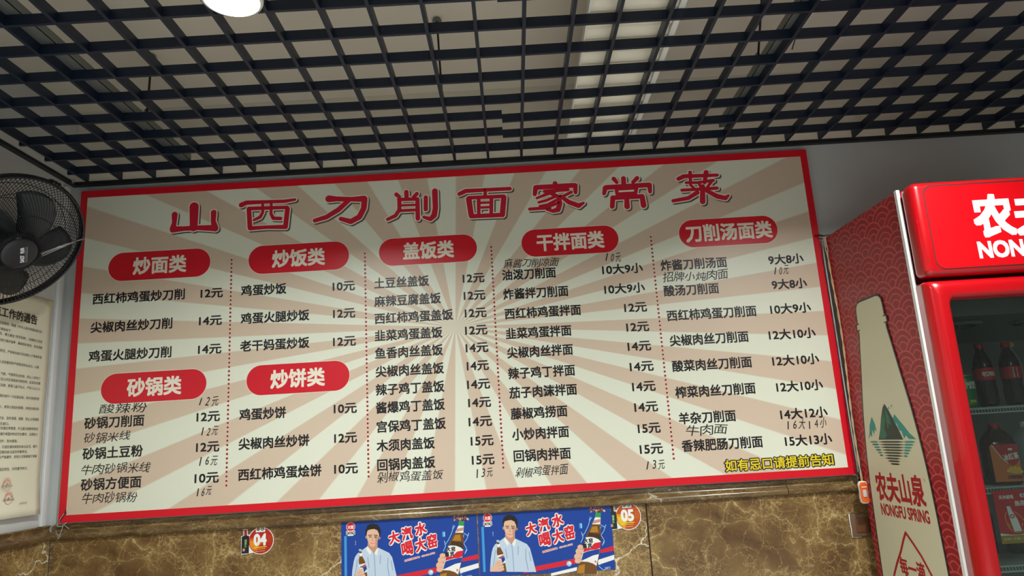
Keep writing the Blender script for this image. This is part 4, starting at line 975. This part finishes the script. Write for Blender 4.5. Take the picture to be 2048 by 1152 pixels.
# door
def rr(x0, x1, z0, z1, r, n=8):
    p = []
    for cu, cv, a in ((x1 - r, z0 + r, -PI / 2), (x1 - r, z1 - r, 0), (x0 + r, z1 - r, PI / 2), (x0 + r, z0 + r, PI)):
        for i in range(n + 1): t_ = a + PI / 2 * i / n; p.append((cu + r * math.cos(t_), cv + r * math.sin(t_)))
    return p
door = empty('door', (1.815, -.66, .9)); door.parent = fr; door.location = Vector((1.815, -.66, .9)) - fr.location
secs = [(-.622, 0.0, .010), (-.660, 0.0, .012), (-.682, .004, .016), (-.695, .012, .022), (-.702, .024, .030)]
ins = [(-.702, .016, .034), (-.699, .008, .026), (-.690, .002, .022), (-.668, 0, .020), (-.640, 0, .020)]
X0, X1, Z0, Z1 = FX0 + .002, FX1 - .002, .10, 1.655; I0, I1, J0, J1 = X0 + .062, X1 - .062, .20, 1.588
vs = []; rings = []
for y, d, r in secs: rings.append([(a, y, b) for a, b in rr(X0 + d, X1 - d, Z0 + d, Z1 - d, r)])
for y, d, r in ins: rings.append([(a, y, b) for a, b in rr(I0 - d, I1 + d, J0 - d, J1 + d, r)])
n = len(rings[0]); mb = MB()
for q in rings: vs += q
mb.add(vs, [(i * n + k, i * n + (k + 1) % n, (i + 1) * n + (k + 1) % n, (i + 1) * n + k) for i in range(len(rings) - 1) for k in range(n)] + [((len(rings) - 1) * n + k, (len(rings) - 1) * n + (k + 1) % n, (k + 1) % n, k) for k in range(n)], M_fred, True)
mb.build('door_frame', parent=door)
mb = MB(); mb.prism([(FX0 + .012, 1.66), (FX1 - .012, 1.66), (FX1 - .012, .1), (FX0 + .012, .1), (FX0 + .012, .14), (FX1 - .05, .14), (FX1 - .05, 1.62), (FX0 + .05, 1.62), (FX0 + .05, .14), (FX0 + .012, .14)], 1, -.6215, -.6060, M_gasket); mb.build('door_gasket', parent=door)
gm = bpy.data.materials.new('door_glass'); gm.use_nodes = True; nt = gm.node_tree; nt.nodes.remove(nt.nodes['Principled BSDF'])
tr = nt.nodes.new('ShaderNodeBsdfTransparent'); tr.inputs[0].default_value = (.84, .90, .88, 1); gl = nt.nodes.new('ShaderNodeBsdfGlossy'); gl.inputs['Roughness'].default_value = .02; fre = nt.nodes.new('ShaderNodeFresnel'); mx = nt.nodes.new('ShaderNodeMixShader')
nt.links.new(fre.outputs[0], mx.inputs[0]); nt.links.new(tr.outputs[0], mx.inputs[1]); nt.links.new(gl.outputs[0], mx.inputs[2]); nt.links.new(mx.outputs[0], nt.nodes['Material Output'].inputs[0])
mb = MB(); mb.box(I0 - .004, I1 + .004, -.664, -.660, J0 - .004, J1 + .004, gm); mb.build('glass_pane', parent=door)
# wire shelves
M_rack = mat('white_rack_wire', (196, 206, 200), 0.4)
SH = [1.236, .978, .735, .50]
for zs in SH:
    mb = MB(); xa, xb = a0 + .006, a1 - .006
    for y, dz in ((-.530, 0), (-.534, -.016), (-.33, 0), (-.12, 0)): mb.tube([(xa, y, zs + dz), (xb, y, zs + dz)], .003, M_rack, 6)
    nn = 78
    for i in range(nn):
        x = xa + (xb - xa) * i / (nn - 1); mb.tube([(x, -.535, zs - .016), (x, -.531, zs + .003), (x, -.09, zs + .004)], .0014, M_rack, 4)
    mb.build('wire_shelf', parent=fr)

# ------------------------------------------------------------------ drinks
M_cola = mat('cola_dark_liquid', (26, 14, 12), 0.12); M_clabel = mat('cola_red_label', (190, 20, 30), 0.35); M_ccap = mat('cola_red_cap', (176, 20, 28), 0.4)
M_lwhite = mat('label_white', (232, 232, 228), 0.4)
JIT = [0]
def wraptext(mb, txt, c, r, z, em, m, width, a_mid=-PI / 2, bold=0.0):
    gv, gf = glyph(txt); a = min(p[0] for p in gv); b = max(p[0] for p in gv)
    ds = [(0, 0)] if not bold else [(bold, bold), (-bold, bold), (bold, -bold), (-bold, -bold)]
    for dx, dz in ds:
        r += .00002
        mb.add([(c[0] + r * math.cos(a_mid + ((p[0] - a) / (b - a) - .5) * width / r + dx / r), c[1] + r * math.sin(a_mid + ((p[0] - a) / (b - a) - .5) * width / r + dx / r), z + (p[1] - .38) * em + dz) for p in gv], gf, m)
def cola(x, y, z, label, turn=0.0, code=False):
    t = empty('cola_bottle', (x, y, z), label, 'bottle', 'cola bottles on the top fridge shelf')
    c = (x, y, z)
    mb = MB(); mb.lathe([(.024, 0), (.030, .004), (.0315, .016), (.0305, .035), (.0315, .055), (.029, .075), (.0315, .088), (.0318, .130), (.029, .150), (.022, .172), (.0145, .188), (.0125, .196), (.0125, .204)], M_cola, 28, c); mb.build('bottle_body', parent=t)
    mb = MB(); mb.lathe([(.0322, .090), (.0322, .131)], M_clabel, 28, c, capb=False, capt=False)
    if code:
        mb.add([(x + .0325 * math.cos(-PI / 2 + a), y + .0325 * math.sin(-PI / 2 + a), z + zz) for a in (-.35, .05) for zz in (.094, .127)], [(0, 2, 3, 1)], M_lwhite)
        for i in range(6): mb.add([(x + .0327 * math.cos(-PI / 2 + a), y + .0327 * math.sin(-PI / 2 + a), z + zz) for a in (-.32 + i * .06, -.30 + i * .06) for zz in (.102, .123)], [(0, 2, 3, 1)], M_print)
    else: wraptext(mb, '可口可乐', (x, y), .0326, z + .110, .0165, M_lwhite, .042, -PI / 2 + turn, .0006)
    mb.build('label', parent=t)
    mb = MB(); mb.lathe([(.0145, .200), (.0148, .214), (.0130, .216)], M_ccap, 20, c); mb.build('cap', parent=t)
cola(1.632, -.485, SH[0] + .0045, 'front cola bottle with white brand lettering, right of the green can', -.1)
cola(1.728, -.480, SH[0] + .0045, 'cola bottle showing a white barcode patch, at the right edge', 0, True)
cola(1.575, -.395, SH[0] + .0045, 'cola bottle half hidden behind the green can', .2)
M_canG = mat('can_green', (10, 128, 62), 0.3, metal=0.3); M_canT = mat('can_aluminium', (190, 196, 196), 0.3, metal=0.8)
t = empty('soda_can', (1.543, -.505, SH[0]), 'green soda can with white characters on the top fridge shelf', 'can')
mb = MB(); mb.lathe([(.024, .001), (.0305, .008), (.0315, .014), (.0315, .094), (.0285, .104), (.026, .108)], M_canG, 32, (1.543, -.505, SH[0] + .004)); mb.build('can_body', parent=t)
mb = MB(); mb.lathe([(.0262, .107), (.0268, .109), (.0262, .1105), (.0235, .108)], M_canT, 32, (1.543, -.505, SH[0] + .004), capb=False); mb.build('can_lid', parent=t)
mb = MB(); wraptext(mb, '雪碧', (1.543, -.505), .0318, SH[0] + .080, .026, M_lwhite, .046, -PI / 2 + .25, .0012); wraptext(mb, '清爽', (1.543, -.505), .0318, SH[0] + .026, .010, M_yellow, .022, -PI / 2 + .1, .0003); mb.build('can_print', parent=t)
M_clear = mat('pale_clear_plastic', (120, 128, 124), 0.15); M_ycap = mat('yellow_cap', (214, 176, 40), 0.4)
def plain(x, y, z, h, r, mbody, mcap, label, nm='drink_bottle', lab=None, grp=None):
    t = empty(nm, (x, y, z), label, 'bottle', grp); c = (x, y, z)
    mb = MB(); mb.lathe([(r * .8, 0), (r, .006), (r, h * .62), (r * .85, h * .72), (r * .5, h * .85), (.0130, h * .91), (.0130, h * .95)], mbody, 24, c); mb.build('bottle_body', parent=t)
    mb = MB(); mb.lathe([(.0150, h * .93), (.0152, h * .995), (.0135, h)], mcap, 20, c); mb.build('cap', parent=t)
    if lab: mb = MB(); mb.lathe([(r + .0006, h * .25), (r + .0006, h * .58)], lab, 24, c, capb=False, capt=False); mb.build('label', parent=t)
plain(1.800, -.395, SH[0] + .0045, .222, .033, M_clear, M_ycap, 'clear bottle with a bright yellow cap behind the barcode cola')
plain(1.640, -.300, SH[0] + .0045, .200, .032, M_cola, M_ycap, 'dark bottle with dull yellow cap in the shaded back row, top shelf')
# iced tea
M_tea = mat('amber_tea', (172, 84, 20), 0.2); M_teadark = mat('dark_tea', (60, 34, 16), 0.15); M_tlabel = mat('tea_red_label', (190, 24, 34), 0.35); M_torange = mat('tea_orange_label', (206, 110, 24), 0.35); M_lemon = mat('lemon_yellow', (230, 186, 50), 0.4); M_purple = mat('tea_purple_print', (96, 16, 60), 0.4)
def tea(x, y, z, label, lab=True, body=None, cap=None, ang=-.25, hs=1.0):
    t = empty('tea_bottle', (x, y, z), label, 'bottle', 'large tea bottles on the second fridge shelf')
    mb = MB(); h = .205 * hs
    loft(mb, [(.040, .040, 0), (.046, .046, .006), (.047, .047, .132), (.043, .043, .146), (.028, .028, .172), (.016, .016, .184), (.015, .015, .192)], body or M_teadark, (x, y, z), 32, 5.0, ang); mb.build('bottle_body', parent=t)
    mb = MB(); mb.lathe([(.0175, .182), (.0180, .200), (.0165, .202)], cap or M_ccap, 22, (x, y, z)); mb.build('cap', parent=t)
    if lab:
        n_ = Vector((math.sin(ang) * 1, -math.cos(ang), 0)); u_ = Vector((math.cos(ang), math.sin(ang), 0)); O = Vector((x, y, z)) + n_ * .0475
        q = Sheet(O, u_, (0, 0, 1), .00015); mb = MB()
        q.rect(mb, -.041, .041, .012, .130, M_torange, 1); q.poly(mb, [(-.034, .132), (.041, .132), (.041, .078), (.018, .060), (-.010, .088)], M_tlabel, 2)
        q.stroke(mb, [(-.034, .132), (-.010, .088), (.004, .072)], M_lwhite, 3, .0012, 6); q.stroke(mb, [(.041, .082), (.026, .048)], M_lemon, 3, .0008, 6)
        for i in range(5):
            a = math.radians(20 + i * 32); q.poly(mb, [(.020, .036), (.020 + .024 * math.cos(a - .24), .036 + .024 * math.sin(a - .24)), (.020 + .026 * math.cos(a), .036 + .026 * math.sin(a)), (.020 + .024 * math.cos(a + .24), .036 + .024 * math.sin(a + .24))], M_lemon, 4)
        q.rect(mb, .012, .024, .112, .119, M_lwhite, 4)
        q.text(mb, '冰红茶', -.006, .040, .092, .022, M_lwhite, 5, .0008, rot=.16); q.text(mb, '方便面很爽!', -.004, .040, .026, .012, M_purple, 5, .0007)
        mb.build('label', parent=t)
tea(1.634, -.478, SH[1] + .0045, 'amber tea bottle with a red cap and white characters, second fridge shelf')
tea(1.515, -.420, SH[1] + .0045, 'shaded dark tea bottle left of the red-capped one', True, M_teadark, M_ycap, .25)
tea(1.755, -.460, SH[1] + .0045, 'pale bottle with a white cap at the right edge, second shelf', False, mat('milky_plastic', (176, 196, 196), .3), M_lwhite, .1)
tea(1.575, -.300, SH[1] + .0045, 'dark bottle with yellow cap behind the red-capped tea', False, M_teadark, M_ycap, 0)
# promotion card hanging below the second shelf
M_gold = mat('card_gold', (170, 134, 24), 0.4); M_cred = mat('card_red', (206, 16, 28), 0.4)
t = empty('promotion_card', (1.61, -.548, .89), 'red and gold promotion card with a white bottle hanging under the second shelf', 'card')
q = Sheet((1.545, -.5495, .969), (1, 0, 0), (0, 0, 1), .00012)
def cd(X, Y): x = 1970 + X / 10.013; y = 970 + Y / 10.013; return ((x - 1973.5) * .00182, -((y - 980) + .055 * (x - 1973.5)) * .00156 - .0)
mb = MB(); mb.box(1.541, 1.676, -.5490, -.5480, .806, .9705, M_cred); mb.build('card_sheet', parent=t)
mb = MB()
q.rect(mb, -.004, .131, -.163, -.138, M_gold, 1); q.poly(mb, [(-.004, -.138), (-.004, -.130), (.03, -.136), (.06, -.137), (.09, -.131), (.131, -.126), (.131, -.138)], M_pwhite, 2)
def Q(pts, m, k): q.poly(mb, [cd(*p) for p in pts], m, k)
Q([(212, 390), (272, 388), (300, 500), (345, 600), (372, 680), (405, 890), (270, 905), (240, 720), (225, 600), (218, 500)], M_pwhite, 3)
Q([(212, 378), (272, 376), (272, 398), (214, 400)], M_blue, 4); c = cd(282, 600); q.disc(mb, c[0], c[1], .0085, M_tlabel, 4, 16, .0065); q.disc(mb, c[0], c[1], .0055, M_pwhite, 5, 14, .003)
for a in ([(195, 510), (150, 600), (165, 730), (190, 830), (240, 880)], [(335, 505), (420, 590), (480, 690), (478, 790), (440, 860)], [(440, 740), (425, 800)], [(190, 740), (220, 810)]): q.stroke(mb, [cd(*p) for p in a], M_lemon, 3, .0011, 6)
c = cd(350, 900); q.disc(mb, c[0], c[1], .017, M_gold, 2, 20, .005)
c = cd(235, 215); q.text(mb, '天冷就喝', c[0] - .024, c[0] + .024, c[1], .013, M_pwhite, 3, .0005); c = cd(555, 335); q.text(mb, '热花生露', c[0] - .034, c[0] + .034, c[1], .017, M_pwhite, 3, .0007)
c = cd(565, 180); q.rrect(mb, c[0] - .014, c[0] + .014, c[1] - .006, c[1] + .006, .005, M_pwhite, 3); q.text(mb, '花生', c[0] - .009, c[0] + .009, c[1], .009, M_blue, 4, .0004)
c = cd(665, 650); q.text(mb, '拉', c[0] - .020, c[0] + .020, c[1], .052, M_pwhite, 3, .0008)
q.text(mb, '好喝 | 不腻 | 营养 | 健康', .004, .120, -.149, .008, M_pwhite, 3)
mb.build('card_print', parent=t)
# back rows on the lower shelf, barely seen
for x, w in ((1.52, 'left end of the row'), (1.62, 'middle of the row'), (1.72, 'right end of the row')): plain(x, -.34, SH[2] + .0045, .20, .032, M_cola, M_ccap, 'dark bottle in the shade behind the red promotion card, ' + w, grp='dark bottles behind the card')
